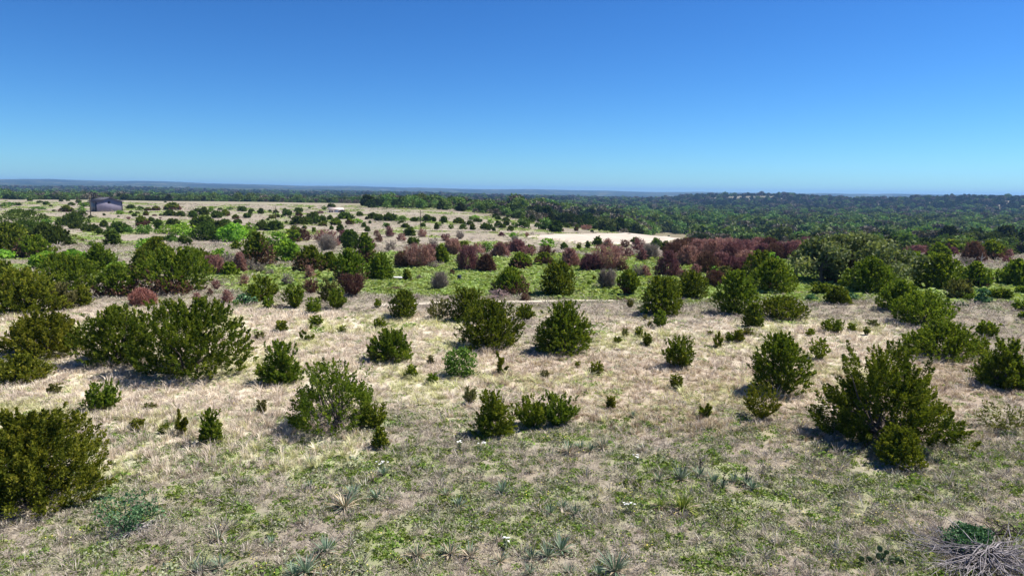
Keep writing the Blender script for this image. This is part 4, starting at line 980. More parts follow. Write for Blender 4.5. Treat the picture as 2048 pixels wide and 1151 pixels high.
grng = np.random.RandomState(8)
def field(y0, y1, dens, xk=0.86):
    nn = int((xk * (y1 * y1 - y0 * y0) + 8 * (y1 - y0)) * dens)
    y = np.sqrt(grng.uniform(y0 * y0, y1 * y1, nn)); x = grng.uniform(-1, 1, nn) * (xk * y + 4)
    return x, y
def clear_of_tracks(x, y):
    ok = ~in_pad(x, y, 1.02)
    for tq, tw in TRACKS:
        o = np.argsort(tq[:, 0]); yt = np.interp(x, tq[o, 0], tq[o, 1], left=-1e4, right=-1e4)
        ok &= np.abs(y - yt) > tw * 0.62
    return ok
B_ = {'dry': [], 'low': [], 'weed': [], 'flw': []}
def put(kind, x, y, s, idx):
    B_[kind].append((x, y, s, idx))
for y0, y1, dens, sc in ((10.5, 17, 85, 0.85), (17, 26, 60, 0.95), (26, 38, 30, 1.15), (38, 56, 14, 1.5), (56, 85, 5.0, 2.1), (85, 130, 1.5, 3.0), (130, 230, 0.30, 3.2), (230, 420, 0.09, 4.5)):
    x, y = field(y0, y1, dens)
    ok = clear_of_tracks(x, y); x, y = x[ok], y[ok]
    nn = len(x)
    g, st, br = w_green(x, y), w_straw(x, y), w_brown(x, y)
    patch = wavy(x, y, 2.6, 13, 3); patch2 = wavy(x, y, 5.1, 17, 2)
    u = grng.uniform(0, 1, nn)
    s = sc * np.clip(np.exp(grng.normal(size=nn) * 0.33), 0.5, 2.3)
    near = sstep(28, 20, y)
    pg = np.clip(np.where(y > 45, 0.15 + 1.3 * g, 0.10 + 0.75 * g + 0.22 * near * (patch > 0.05)), 0, 0.92)
    pd = np.clip(0.18 + 0.75 * np.maximum(st, br) + 0.12 * (1 - near), 0, 0.95) * (1 - pg)
    bare = (patch2 + 0.7 * patch < -0.75) & (u > 0.35) & (y < 24)
    isg = (u < pg) & ~bare; isd = (u >= pg) & (u < pg + pd) & ~bare; isw = (u >= pg + pd) & (u < pg + pd + 0.42) & ~bare
    gi = np.where(y > 47, grng.randint(5, 7, nn), np.where(grng.uniform(0, 1, nn) < 0.66, grng.randint(0, 3, nn), grng.randint(3, 5, nn)))
    gi = np.where((y > 45) & (g < 0.3), grng.randint(3, 5, nn), gi)
    put('low', x[isg], y[isg], s[isg], gi[isg])
    pb = br / (br + st + 0.25)
    v1 = grng.uniform(0, 1, nn)
    di = np.where(v1 < pb, grng.randint(4, 6, nn), np.where(wavy(x, y, 9, 19, 2) + 0.4 * grng.normal(size=nn) > 0.25, grng.randint(2, 4, nn), grng.randint(0, 2, nn)))
    hs_ = (0.6 + 0.5 * np.maximum(st, br)) * np.where(y > 24, 0.85, 1.0)
    put('dry', x[isd], y[isd], (s * hs_)[isd], di[isd])
    put('weed', x[isw], y[isw], s[isw], grng.randint(0, 3, nn)[isw])
    fl = (grng.uniform(0, 1, nn) < np.where(y < 30, 0.030, 0.0)) & (wavy(x, y, 7, 23, 2) > -0.4)
    put('flw', x[fl], y[fl], s[fl] * 1.0, grng.randint(0, 3, nn)[fl])
for kind, protos, nm, lb, cat in (('dry', dry, 'dry_grass', 'dry straw and brown bunch grass covering the rangeland', 'grass'), ('low', low, 'green_ground_cover', 'low green weeds and meadow grass between the dry tufts', 'ground cover'),
                             ('weed', weeds, 'dead_weeds', 'grey dead weed stalks scattered over the stony soil', 'weeds'), ('flw', flw, 'yellow_wildflowers', 'tiny yellow wildflowers sprinkled through the near grass', 'wildflowers')):
    x = np.concatenate([q[0] for q in B_[kind]]); y = np.concatenate([q[1] for q in B_[kind]]); s = np.concatenate([q[2] for q in B_[kind]]); ix = np.concatenate([q[3] for q in B_[kind]])
    k = len(x)
    scatter(nm, np.stack([x, y, T(x, y) - 0.005], 1), np.stack([grng.normal(size=k) * 0.12, grng.normal(size=k) * 0.12, grng.uniform(0, 6.28, k)], 1), np.stack([s * np.where(y > 24, 1.25, 1.0), s * np.where(y > 24, 1.25, 1.0), s * grng.uniform(0.75, 1.2, k) * np.where(y > 24, 0.62, 0.85)], 1), ix, protos, lb, cat)

def stone_mesh(seed):
    rg = np.random.RandomState(seed)
    th = np.linspace(0, np.pi, 5)[1:-1]; pv_ = [[0, 0, 0.5]]
    for q in th:
        for a in np.arange(6) * 1.047 + q: pv_.append([math.sin(q) * math.cos(a), math.sin(q) * math.sin(a) * 0.75, 0.5 * math.cos(q)])
    pv_.append([0, 0, -0.5]); pv_ = np.array(pv_) * (1 + rg.normal(size=(len(pv_), 1)) * 0.13)
    f3 = [[0, 1 + k, 1 + (k + 1) % 6] for k in range(6)] + [[19, 13 + (k + 1) % 6, 13 + k] for k in range(6)]
    f4 = [[1 + rw * 6 + k, 7 + rw * 6 + k, 7 + rw * 6 + (k + 1) % 6, 1 + rw * 6 + (k + 1) % 6] for rw in range(2) for k in range(6)]
    return mesh_np('stone', pv_, [np.array(f4), np.array(f3)], M['stone'])
x, y = field(11, 60, 0.55); k = len(x)
keep = grng.uniform(0, 1, k) < np.where(y < 26, 1.0, 0.35) * sstep(-0.6, 0.4, wavy(x, y, 8, 3, 2)); x, y = x[keep], y[keep]; k = len(x)
s = grng.uniform(0.02, 0.07, k) * np.where(y > 30, 1.6, 1)
scatter('loose_stones', np.stack([x, y, T(x, y)], 1), grng.uniform(-0.4, 6.2, (k, 3)) * np.array([0.05, 0.05, 1]), np.stack([s, s, s], 1), grng.randint(0, 4, k), [stone_mesh(q) for q in range(4)], 'small pale limestones lying loose among the grass', 'stones')

# ------------------------------------------------------------------ yuccas
M['yucca'] = foliage_mat('yucca_blades', [(0.0, (0.07, 0.12, 0.075)), (0.5, (0.17, 0.235, 0.155)), (1.0, (0.36, 0.42, 0.31))], 0.08, (1, 1.1, 0.8), 0.12, 0.45)
M['yucca_dead'] = foliage_mat('yucca_dead_blades', [(0.0, (0.24, 0.17, 0.11)), (0.5, (0.42, 0.33, 0.23)), (1.0, (0.60, 0.52, 0.40))], 0.05, (1, 1, 0.9), 0.1)
M['sotol'] = foliage_mat('sotol_blades', [(0.0, (0.09, 0.15, 0.03)), (0.5, (0.21, 0.27, 0.05)), (1.0, (0.42, 0.42, 0.13))], 0.15, None, 0.1, 0.5)
def blades(rg, n, Ln, wid, el0, el1, curve, mat, z0=0.02):
    a = rg.uniform(0, 6.283, n); el = rg.uniform(el0, el1, n)
    out = np.stack([np.cos(a), np.sin(a), np.zeros(n)], 1); up = np.array([0, 0, 1.0])
    ln = Ln * rg.uniform(0.65, 1.1, n)
    d = out * np.cos(el)[:, None] + up * np.sin(el)[:, None]
    nn = -out * np.sin(el)[:, None] + up * np.cos(el)[:, None]
    b0 = out * 0.02 + up * z0
    m = b0 + d * (ln * 0.5)[:, None]
    e = b0 + d * ln[:, None] - up * (curve * ln)[:, None]
    e[:, 2] = np.maximum(e[:, 2], 0.01)
    sd = np.stack([-np.sin(a), np.cos(a), np.zeros(n)], 1)
    w = wid * rg.uniform(0.8, 1.2, n)
    lift = nn * (w * 0.35)[:, None]
    # shallow V section
    v = np.stack([b0 - sd * w[:, None] * 0.6, b0, b0 + sd * w[:, None] * 0.6, m + sd * w[:, None] + lift, m, m - sd * w[:, None] + lift, e], 1).reshape(-1, 3)
    k = np.arange(n) * 7
    f4 = np.concatenate([np.stack([k, k + 1, k + 4, k + 5], 1), np.stack([k + 1, k + 2, k + 3, k + 4], 1)])
    f3 = np.concatenate([np.stack([k + 5, k + 4, k + 6], 1), np.stack([k + 4, k + 3, k + 6], 1)])
    ti = np.clip(np.repeat(0.5 + rg.normal(size=n) * 0.25, 7), 0, 1)
    return mesh_np('rosette', v, [f4, f3], mat, ti)
YU = [(blades(np.random.RandomState(60 + k), 46, 0.44, 0.0125, 0.12, 1.35, 0.06, M['yucca']), blades(np.random.RandomState(70 + k), 16, 0.40, 0.012, 0.0, 0.5, 0.12, M['yucca_dead'])) for k in range(4)]
YD = (blades(np.random.RandomState(80), 22, 0.44, 0.012, 0.15, 1.3, 0.08, M['yucca']), blades(np.random.RandomState(81), 44, 0.46, 0.013, 0.05, 1.1, 0.12, M['yucca_dead']))
SO = (blades(np.random.RandomState(82), 90, 0.55, 0.009, 0.25, 1.45, 0.22, M['sotol']), blades(np.random.RandomState(83), 30, 0.5, 0.009, 0.0, 0.6, 0.2, M['yucca_dead']))
stalk_v, stalk_f = tubes([(np.array([[0, 0, 0], [0.01, 0.01, 0.35], [0.0, 0.03, 0.62]]), np.array([0.016, 0.013, 0.01]))] + [(np.array([[0, 0.02, 0.30 + 0.05 * q], [0.05 * math.cos(q * 2.4), 0.02 + 0.05 * math.sin(q * 2.4), 0.33 + 0.05 * q]]), np.array([0.012, 0.016])) for q in range(6)], 5)
STALK = mesh_np('flower_stalk', stalk_v, stalk_f, M['burnt'])
def yucca(px, base, w, kind='y', stalk=False, label=None, k=0):
    g = ground_at(px, base - w * 0.10)
    W = w / FPX * (g - CAM).length
    set_ = {'y': YU[k % 4], 'd': YD, 's': SO}[kind]
    root = bpy.data.objects.new('yucca' if kind != 's' else 'beargrass_clump', None); C.objects.link(root)
    root.location = g; root.empty_display_size = 0.1
    s_ = W / (0.80 if kind != 's' else 1.0)
    root.scale = (s_, s_, s_); root.rotation_euler = (0, 0, k * 1.7)
    link('rosette', set_[0], root); dd_ = link('dead_leaves', set_[1], root); dd_['label'] = 'straw-coloured dead lower leaves'
    if stalk: link('flower_stalk', STALK, root)
    grp = None
    if label is None:
        if kind == 'd': label = 'half-dead yucca rosette with many straw-coloured leaves in weedy grass'
        elif stalk: label = 'grey-green yucca rosette bearing a short dark flower stalk'
        elif w >= 58: label = 'large blue-grey yucca rosette of stiff pointed leaves in short grass'
        else: label = 'small blue-grey yucca rosette of stiff pointed leaves in short grass'
        grp = label
    tag(root, label, 'yucca' if kind != 's' else 'beargrass', grp)
for k, e in enumerate([(405, 1150, 62), (440, 1142, 50), (612, 1152, 78), (588, 1160, 60), (652, 1112, 66), (543, 1090, 34), (437, 1085, 46, 'd'), (690, 1022, 74, 'd'), (706, 998, 52), (754, 1002, 48), (745, 966, 34, 'd'), (768, 955, 42), (620, 978, 34),
          (606, 1052, 36, 'd'), (917, 1019, 48), (1004, 992, 56), (893, 996, 40, 'd'), (1095, 1120, 62), (1122, 1108, 70), (1062, 1124, 52), (1230, 1152, 88), (1060, 1152, 46), (1196, 1156, 50), (1101, 1031, 42), (1126, 1020, 40), (1150, 1034, 52), (1137, 912, 56, 'd'),
          (1205, 902, 50, 'd'), (1180, 906, 42), (1160, 900, 40), (1362, 966, 62), (1400, 958, 46, 'y', True), (1428, 972, 50), (1446, 982, 44, 'y', True), (1468, 968, 40), (1492, 974, 46, 'y', True), (1505, 982, 44), (940, 1120, 60, 'd'), (900, 1115, 56, 'd'), (835, 1120, 60, 'd'),
          (1000, 1128, 48, 'd'), (855, 770, 30), (880, 760, 26, 'd'), (1266, 838, 30), (1140, 1150, 40), (1285, 905, 34, 'd'), (620, 930, 34), (1060, 948, 30, 'd'), (318, 1128, 30, 'd'), (1480, 1120, 30)]):
    yucca(*e[:3], e[3] if len(e) > 3 else 'y', e[4] if len(e) > 4 else False, None, k)
yucca(1365, 1030, 88, 's', False, 'larger yellow-green arching beargrass clump with pale base', 3)
yucca(1322, 1022, 62, 's', False, 'smaller darker arching beargrass clump beside the larger one', 5)
yucca(1318, 968, 44, 'd', False, 'dark brown withered clump behind the beargrass', 9)

# white flowering weeds
def white_flower(px, base, w, label, seed):
    g = ground_at(px, base)
    W = w / FPX * (g - CAM).length
    rg = np.random.RandomState(seed)
    root = bpy.data.objects.new('white_wildflower', None); C.objects.link(root); root.location = g
    P = np.stack([rg.normal(size=40) * W * 0.25, rg.normal(size=40) * W * 0.25, rg.uniform(0.02, 0.20, 40)], 1)
    v, f, ti = leaves(rg, P, np.full(40, 0.07), rg.uniform(0.3, 0.9, 40)); v[:, 2] = np.maximum(v[:, 2], 0)
    link('leaves', mesh_np('leaves', v, f, M['forb_grey'], ti), root)
    st = [(np.array([[0, 0, 0], [x_, y_, 0.24 + 0.06 * rg.rand()]]), np.array([0.006, 0.004])) for x_, y_ in rg.normal(size=(7, 2)) * W * 0.22]
    link('stems', mesh_np('stems', *tubes(st, 4), M['forb'], np.full(7 * 8, 0.5)), root)
    vs, fs = [], []
    for k, (p, _) in enumerate(st):
        for m_ in range(5):
            a = m_ * 1.2566 + k; c_ = p[1]
            d1 = np.array([math.cos(a), math.sin(a), 0.35]); d2 = np.array([math.cos(a + 0.5), math.sin(a + 0.5), 0.25]); d0 = np.array([math.cos(a - 0.5), math.sin(a - 0.5), 0.25])
            o = len(vs); vs += [c_, c_ + d0 * 0.026, c_ + d1 * 0.036, c_ + d2 * 0.026]; fs.append([o, o + 1, o + 2, o + 3])
    link('flowers', mesh_np('flowers', np.array(vs), np.array(fs), M['petal_white']), root)
    tag(root, label, 'wildflower')
white_flower(1257, 1026, 22, 'large white-flowered weed in bare ground near the beargrass clumps', 1)
white_flower(962, 903, 20, 'white-flowered weed in grass below the tall ragged juniper clump', 2)
white_flower(766, 942, 20, 'white flowers rising from a yucca below the small yellow-green juniper', 3)
white_flower(1274, 928, 18, 'white-flowered weed lying flat in short grass beyond the blue-grey yuccas', 4)
white_flower(1012, 1098, 14, 'small white-flowered weed among half-dead yuccas', 5)
white_flower(920, 898, 12, 'tiny white-flowered weed next to a larger white-flowered weed', 6)

# prickly pears: pads are parts
M['pad'] = plain_mat('cactus_pad', (0.10, 0.15, 0.055), 0.6, 0.3, noise=0.5, nscale=9)
def pad_mesh():
    a = np.arange(12) * 2 * np.pi / 12
    rim = np.stack([0.5 * np.sin(a) * (0.86 + 0.14 * -np.cos(a)), np.zeros(12), 0.52 - 0.52 * np.cos(a)], 1)
    v = np.concatenate([rim + [0, 0.03, 0], rim + [0, -0.03, 0], (rim - [0, 0, 0.52]) * 0.7 + [0, 0.085, 0.52], (rim - [0, 0, 0.52]) * 0.7 + [0, -0.085, 0.52], [[0, 0.10, 0.52], [0, -0.10, 0.52]]])
    k = np.arange(12); k2 = (k + 1) % 12
    f4 = np.concatenate([np.stack([k, k2, k2 + 12, k + 12], 1), np.stack([k2, k, k + 24, k2 + 24], 1), np.stack([k + 12, k2 + 12, k2 + 36, k + 36], 1)])
    f3 = np.concatenate([np.stack([k2 + 24, k + 24, np.full(12, 48)], 1), np.stack([k + 36, k2 + 36, np.full(12, 49)], 1)])
    return mesh_np('pad', v, [f4, f3], M['pad'], smooth=True)
PADM = pad_mesh()
def prickly_pear(px, base, spots, label):
    g = ground_at(px, base); dep = (g - CAM).length
    root = bpy.data.objects.new('prickly_pear', None); C.objects.link(root); root.location = g
    rg = np.random.RandomState(int(px))
    for (dx, dz, w) in spots:                   # offsets and widths in centimetres
        o = link('pad', PADM, root, (dx / 100, rg.uniform(-0.12, 0.12), dz / 100 - 0.02), (rg.uniform(-0.35, 0.35), rg.uniform(-0.3, 0.3), rg.uniform(-0.7, 0.7)), (w / 100, w / 100, w / 100 * rg.uniform(0.95, 1.15)))
    tag(root, label, 'cactus')
prickly_pear(1768, 1128, [(-52, 10, 15), (-34, 4, 17), (-14, 14, 15), (2, 10, 18), (15, 0, 19), (28, 6, 18), (-4, 26, 14), (0, -2, 16), (40, 0, 14), (-24, -2, 14), (8, 20, 13)], 'prickly pear with rounded dark pads in weeds by the brush pile')
prickly_pear(1925, 614, [(-30, 0, 22), (-12, 6, 24), (8, 0, 22), (26, 4, 22), (45, 0, 20), (-2, 22, 20)], 'low yellow-green prickly pear clump in front of the open pale juniper')

# ------------------------------------------------------------------ brush piles: branches are parts
M['brush_grey'] = plain_mat('weathered_grey_wood', (0.40, 0.36, 0.36), 0.85, 0.15, noise=0.7, nscale=7, bump=0.4)
def branch_mesh(seed, ln, r0, mat, fork=3):
    rg = np.random.RandomState(seed)
    k = 6
    pts = np.stack([np.linspace(0, ln, k), np.cumsum(rg.normal(size=k)) * ln * 0.05, np.cumsum(rg.normal(size=k)) * ln * 0.04], 1)
    paths = [(pts, np.linspace(r0, r0 * 0.25, k))]
    for q in range(fork):
        s0 = pts[rg.randint(1, k - 1)]
        d = np.array([rg.uniform(0.5, 1), rg.normal() * 0.6, rg.normal() * 0.5]); d /= np.linalg.norm(d)
        l2 = ln * rg.uniform(0.25, 0.5)
        paths.append((np.stack([s0, s0 + d * l2 * 0.5 + rg.normal(size=3) * 0.03, s0 + d * l2]), np.array([r0 * 0.5, r0 * 0.35, r0 * 0.12])))
    return mesh_np('branch', *tubes(paths, 5), mat, smooth=True)
def brush_pile(px, base, w, h, n_b, mat, label, seed, dome=True, name='brush_pile', ln=0.75, r0=0.02):
    c, W, H, dep = front_to_centre(px, base, base - h, w)
    rg = np.random.RandomState(seed)
    root = bpy.data.objects.new(name, None); C.objects.link(root); root.location = c
    prot = [branch_mesh(seed * 10 + q, ln * W * 0.75, r0, mat) for q in range(5)]
    for k in range(n_b):
        a = rg.uniform(0, 6.283); q = rg.uniform(0.0, 0.8) * W * 0.5
        z = H * (1 - (q / (W * 0.5)) ** 2) * rg.uniform(0.1, 0.85)
        # each branch radiates from the heap and droops to the ground
        ang = a + rg.normal() * 0.5
        lay = math.atan2(z, W * 0.5) * rg.uniform(0.4, 1.2)
        link('branch', prot[k % 5], root, (math.cos(a) * q * 0.4, math.sin(a) * q * 0.4, z), (rg.uniform(0, 6.28), lay * rg.uniform(0.2, 1.0), ang), (rg.uniform(0.7, 1.1),) * 3)
    tag(root, label, 'brush pile' if name == 'brush_pile' else 'shrub')
    return root
brush_pile(1970, 1162, 170, 84, 150, M['brush_grey'], 'heap of bleached bare branches with a green shrub behind it', 41, r0=0.017)
brush_pile(2010, 1092, 90, 52, 14, M['burnt'], 'dark crooked dead branches poking out behind the bleached heap', 42, r0=0.02)
brush_pile(270, 1078, 92, 26, 60, M['bleached'], 'low mat of dry broken sticks at the foot of the blue-green shrub', 43, r0=0.010)
brush_pile(998, 598, 42, 28, 40, M['bleached_pink'], 'pinkish-grey dead bush of pale spreading branches on the meadow', 44, r0=0.025)
brush_pile(1655, 586, 40, 18, 36, M['bleached_pink'], 'grey pile of cut branches below the wide live oak', 45, r0=0.03)
brush_pile(1594, 590, 28, 9, 20, M['bleached_pink'], 'small grey stick pile beside the pile below the live oak', 46, r0=0.025)
brush_pile(793, 583, 50, 14, 36, M['bark_red'], 'flattened reddish brush heap in front of the white trough', 47, r0=0.025)
brush_pile(830, 598, 26, 12, 20, M['bleached_pink'], 'small brush heap behind the well-rounded single juniper', 48, r0=0.025)
brush_pile(1985, 530, 34, 10, 26, M['bleached_pink'], 'pale cut branch litter in the pasture at the edge of the wood', 49, r0=0.03)
brush_pile(1248, 604, 44, 12, 26, M['bark_red'], 'rusty dry slash at the foot of the juniper on splayed stems', 50, r0=0.02)
brush_pile(555, 617, 26, 10, 24, M['salmon'], 'orange-red heap of dead juniper twigs beside small meadow junipers', 51, r0=0.02)
brush_pile(895, 600, 20, 8, 14, M['bleached_pink'], 'pale stick heap behind the pale see-through juniper', 52, r0=0.02)

def snag(px, base, h, label, seed, mat='bleached', nb=5, lean=0.0, th=0.04):
    g = ground_at(px, base); dep = (g - CAM).length
    H = h / FPX * dep
    rg = np.random.RandomState(seed)
    root = bpy.data.objects.new('dead_tree', None); C.objects.link(root); root.location = g
    tr = np.array([[0, 0, -0.1], [lean * H * 0.4, 0.02, H * 0.45], [lean * H, 0, H]])
    link('trunk', mesh_np('trunk', *tubes([(tr, np.array([th * H, th * H * 0.8, th * H * 0.3]))], 6), M[mat], smooth=True), root)
    for k in range(nb):
        s0 = tr[1] * rg.uniform(0.6, 1.0) + (tr[2] - tr[1]) * rg.uniform(0, 0.5)
        a = rg.uniform(0, 6.28); d = np.array([math.cos(a), math.sin(a), rg.uniform(0.3, 1.0)]) * H * 0.4
        link('branch', mesh_np('branch', *tubes([(np.stack([s0, s0 + d * 0.5 + rg.normal(size=3) * 0.05 * H, s0 + d]), np.array([th * H * 0.5, th * H * 0.3, th * H * 0.1]))], 5), M[mat], smooth=True), root)
    tag(root, label, 'dead tree')
snag(1848, 500, 24, 'bleached white dead tree at the edge of the wood', 61, 'bleached', 9, 0.3, 0.07)
snag(1214, 580, 42, 'leaning dark bare dead tree in the green meadow', 62, 'burnt', 7, -0.5, 0.03)
snag(1961, 532, 22, 'short white bare trunk beside cut branch litter', 63, 'bleached', 3, 0.05, 0.05)

# ------------------------------------------------------------------ built things
M['barn_wall'] = plain_mat('mauve_grey_metal_wall', (0.30, 0.27, 0.34), 0.55, 0.3, noise=0.12, nscale=0.8)
M['barn_dark'] = plain_mat('dark_metal_roof_and_side_shade', (0.085, 0.085, 0.115), 0.5, 0.4)
M['barn_trim'] = plain_mat('navy_trim', (0.03, 0.032, 0.05), 0.5, 0.4)
M['pole'] = plain_mat('weathered_pole', (0.10, 0.08, 0.065), 0.9, 0.1)
M['roof_tan'] = plain_mat('pale_tan_metal_roof', (0.62, 0.50, 0.42), 0.5, 0.3)
M['white_wall'] = plain_mat('white_wall', (0.75, 0.74, 0.72), 0.7, 0.2)
M['dark_open'] = plain_mat('dark_opening', (0.025, 0.024, 0.028), 0.8, 0.1)
M['drum'] = plain_mat('black_plastic', (0.012, 0.014, 0.03), 0.5, 0.4)
M['steel'] = plain_mat('galvanised_steel', (0.62, 0.62, 0.62), 0.5, 0.4, noise=0.25, nscale=5)
M['cream'] = plain_mat('faded_cream_plastic', (0.72, 0.66, 0.42), 0.7, 0.2)

def barn():
    g = ground_at(193, 423.5); dep = (g - CAM).length
    k = dep / FPX
    root = bpy.data.objects.new('metal_barn', None); C.objects.link(root); root.location = g
    view = math.atan2(g.x, g.y)
    root.rotation_euler = (0, 0, -view + R(11))
    Wf, D, E, Hp = 40 * k, 50 * k, 17.5 * k, 23 * k
    mb = MB()
    # corrugated gable wall as proud ribs
    mb.add(np.array([[0, 0, -0.6], [Wf, 0, -0.6], [Wf, 0, E], [Wf / 2, 0, Hp], [0, 0, E]]), np.array([[0, 1, 2, 4]]))
    v = [[0, 0, -0.6], [Wf, 0, -0.6], [Wf, 0, E], [Wf / 2, 0, Hp], [0, 0, E]]
    link('gable_wall', mesh_np('gable_wall', np.array(v + [[p[0], 0.12, p[2]] for p in v]), [np.array([[0, 1, 2, 3, 4], [9, 8, 7, 6, 5]]), np.array([[1, 0, 5, 6], [2, 1, 6, 7], [3, 2, 7, 8], [4, 3, 8, 9], [0, 4, 9, 5]])], M['barn_wall']), root)
    link('gable_wall', mesh_np('gable_wall', np.array([[p[0], D, p[2]] for p in v] + [[p[0], D - 0.12, p[2]] for p in v]), [np.array([[4, 3, 2, 1, 0], [5, 6, 7, 8, 9]]), np.array([[0, 1, 6, 5], [1, 2, 7, 6], [2, 3, 8, 7], [3, 4, 9, 8], [4, 0, 5, 9]])], M['barn_wall']), root)
    for x0 in (0.004, Wf - 0.124):
        link('side_wall', MB().box(x0, x0 + 0.12, 0.13, D - 0.13, -0.6, E - 0.05).mesh('side_wall', M['barn_dark'] if x0 < 1 else M['barn_wall']), root)  # left wall gets the dark roof colour as painted shade, right wall stays mauve-grey
    for s in (0, 1):
        xa, xb = (-0.6, Wf / 2) if s == 0 else (Wf + 0.6, Wf / 2)
        sl = (Hp - E) / (Wf / 2); za = E - 0.6 * sl
        a = np.array([[xa, -0.5, za], [xa, D + 0.5, za], [xb, D + 0.5, Hp], [xb, -0.5, Hp]]) + [0, 0, 0.06]
        vv = np.concatenate([a, a + [0, 0, 0.16]])
        f = np.array([[0, 1, 2, 3], [7, 6, 5, 4], [0, 4, 5, 1], [1, 5, 6, 2], [2, 6, 7, 3], [3, 7, 4, 0]])
        rf = link('roof_panel', mesh_np('roof_panel', vv, f, M['barn_dark']), root)
        nrib = 12
        for q in range(nrib):
            yy = -0.4 + (D + 0.8) * q / (nrib - 1)
            rv = np.array([[xa, yy, za], [xa, yy + 0.12, za], [xb, yy + 0.12, Hp], [xb, yy, Hp]]) + [0, 0, 0.225]
            rv = np.concatenate([rv, rv + [0, 0, 0.06]])
            link('roof_rib', mesh_np('roof_rib', rv, f, M['barn_dark']), rf)
    link('trim', MB().box(-0.05, 0.25, -0.03, -0.003, -0.6, E - 0.1).box(Wf - 0.25, Wf + 0.05, -0.03, -0.003, -0.6, E - 0.1).mesh('trim', M['barn_trim']), root)
    link('vent', MB().box(Wf / 2 - 0.45, Wf / 2 + 0.45, -0.06, -0.004, Hp - 2.0, Hp - 1.1).mesh('vent', M['barn_trim']), root)
    nr = 30
    ribs = MB()
    for q in range(nr):
        xx = 0.4 + (Wf - 0.8) * q / (nr - 1)
        ribs.box(xx, xx + 0.07, -0.035, -0.002, -0.55, E - 0.1)
    rb = link('wall_ribs', ribs.mesh('wall_ribs', M['barn_wall']), root)
    link('side_door', MB().box(-0.05, 0.0, D * 0.08, D * 0.30, -0.6, E * 0.78).mesh('side_door', M['barn_trim']), root)
    link('gutter', MB().box(-0.75, -0.62, -0.4, D + 0.4, E - 0.42, E - 0.24).mesh('gutter', M['barn_trim']), root)
    tag(root, 'grey-mauve metal barn with low gable roof and side darkened for shade, standing on tan pasture', 'barn')
barn()

def pole(px, base, h, label, arm=False, wpx=1.4):
    g = ground_at(px, base); k = (g - CAM).length / FPX
    H = h * k; r_ = max(0.10, wpx * 0.5 * k)
    root = bpy.data.objects.new('utility_pole', None); C.objects.link(root); root.location = g
    link('post', mesh_np('post', *tubes([(np.array([[0, 0, -0.4], [0, 0, H * 0.5], [0, 0, H]]), np.array([r_, r_ * 0.9, r_ * 0.7]))], 8), M['pole'], smooth=True), root)
    link('cap', MB().box(-r_ * 0.7, r_ * 0.7, -r_ * 0.7, r_ * 0.7, H, H + 0.12).mesh('cap', M['pole']), root)
    if arm: link('crossarm', MB().box(-H * 0.13, H * 0.13, -r_ - 0.12, -r_ - 0.01, H * 0.9, H * 0.9 + 0.12).mesh('crossarm', M['pole']), root)
    tag(root, label, 'pole')
pole(182, 437, 36, 'dark wooden pole standing in front of the metal barn', False, 1.8)
pole(552, 442, 26, 'thin utility pole on the tan slope below the ranch house', True)
pole(841, 456, 34, 'thin utility pole beside the far dirt track', True)
pole(1893, 474, 22, 'utility pole rising out of the wood beyond the live oak', True)

def ranch_house():
    g = ground_at(672, 424.5); k = (g - CAM).length / FPX
    root = bpy.data.objects.new('ranch_house', None); C.objects.link(root); root.location = g
    root.rotation_euler = (0, 0, R(10))
    W, D, E, Hp = 32 * k, 30 * k, 5.0 * k, 8.5 * k
    link('wall', MB().box(-W / 2 + 0.6, W / 2 - 0.6, 0.5, D - 0.5, -0.6, E).mesh('wall', M['barn_dark']), root)
    f = np.array([[0, 1, 2, 3], [7, 6, 5, 4], [0, 4, 5, 1], [1, 5, 6, 2], [2, 6, 7, 3], [3, 7, 4, 0]])
    for s in (0, 1):
        ya = 0.0 if s == 0 else D
        a = np.array([[-W / 2, ya, E + 0.02], [W / 2, ya, E + 0.02], [W / 2 - W * 0.12, D / 2, Hp], [-W / 2 + W * 0.12, D / 2, Hp]])
        link('roof_panel', mesh_np('roof_panel', np.concatenate([a, a + [0, 0, 0.15]]), f, M['roof_tan']), root)
    pr = MB().box(-W * 0.62, -W * 0.1, -D * 0.28, -0.05, E * 0.72, E * 0.80)
    rp = link('porch_roof', pr.mesh('porch_roof', M['roof_tan']), root)
    for q in range(4):
        xx = -W * 0.6 + W * 0.48 * q / 3
        link('porch_post', MB().box(xx - 0.1, xx + 0.1, -D * 0.26, -D * 0.26 + 0.2, -0.6, E * 0.715).mesh('porch_post', M['white_wall']), root)
    link('door', MB().box(-0.8, 0.8, 0.44, 0.497, -0.3, E * 0.7).mesh('door', M['white_wall']), root)
    for q in (0.18, 0.32): link('window', MB().box(W * q, W * q + 1.4, 0.44, 0.497, E * 0.3, E * 0.7).mesh('window', M['dark_open']), root)
    tag(root, 'low ranch house with pale tan metal roof beyond the juniper slope', 'house')
ranch_house()

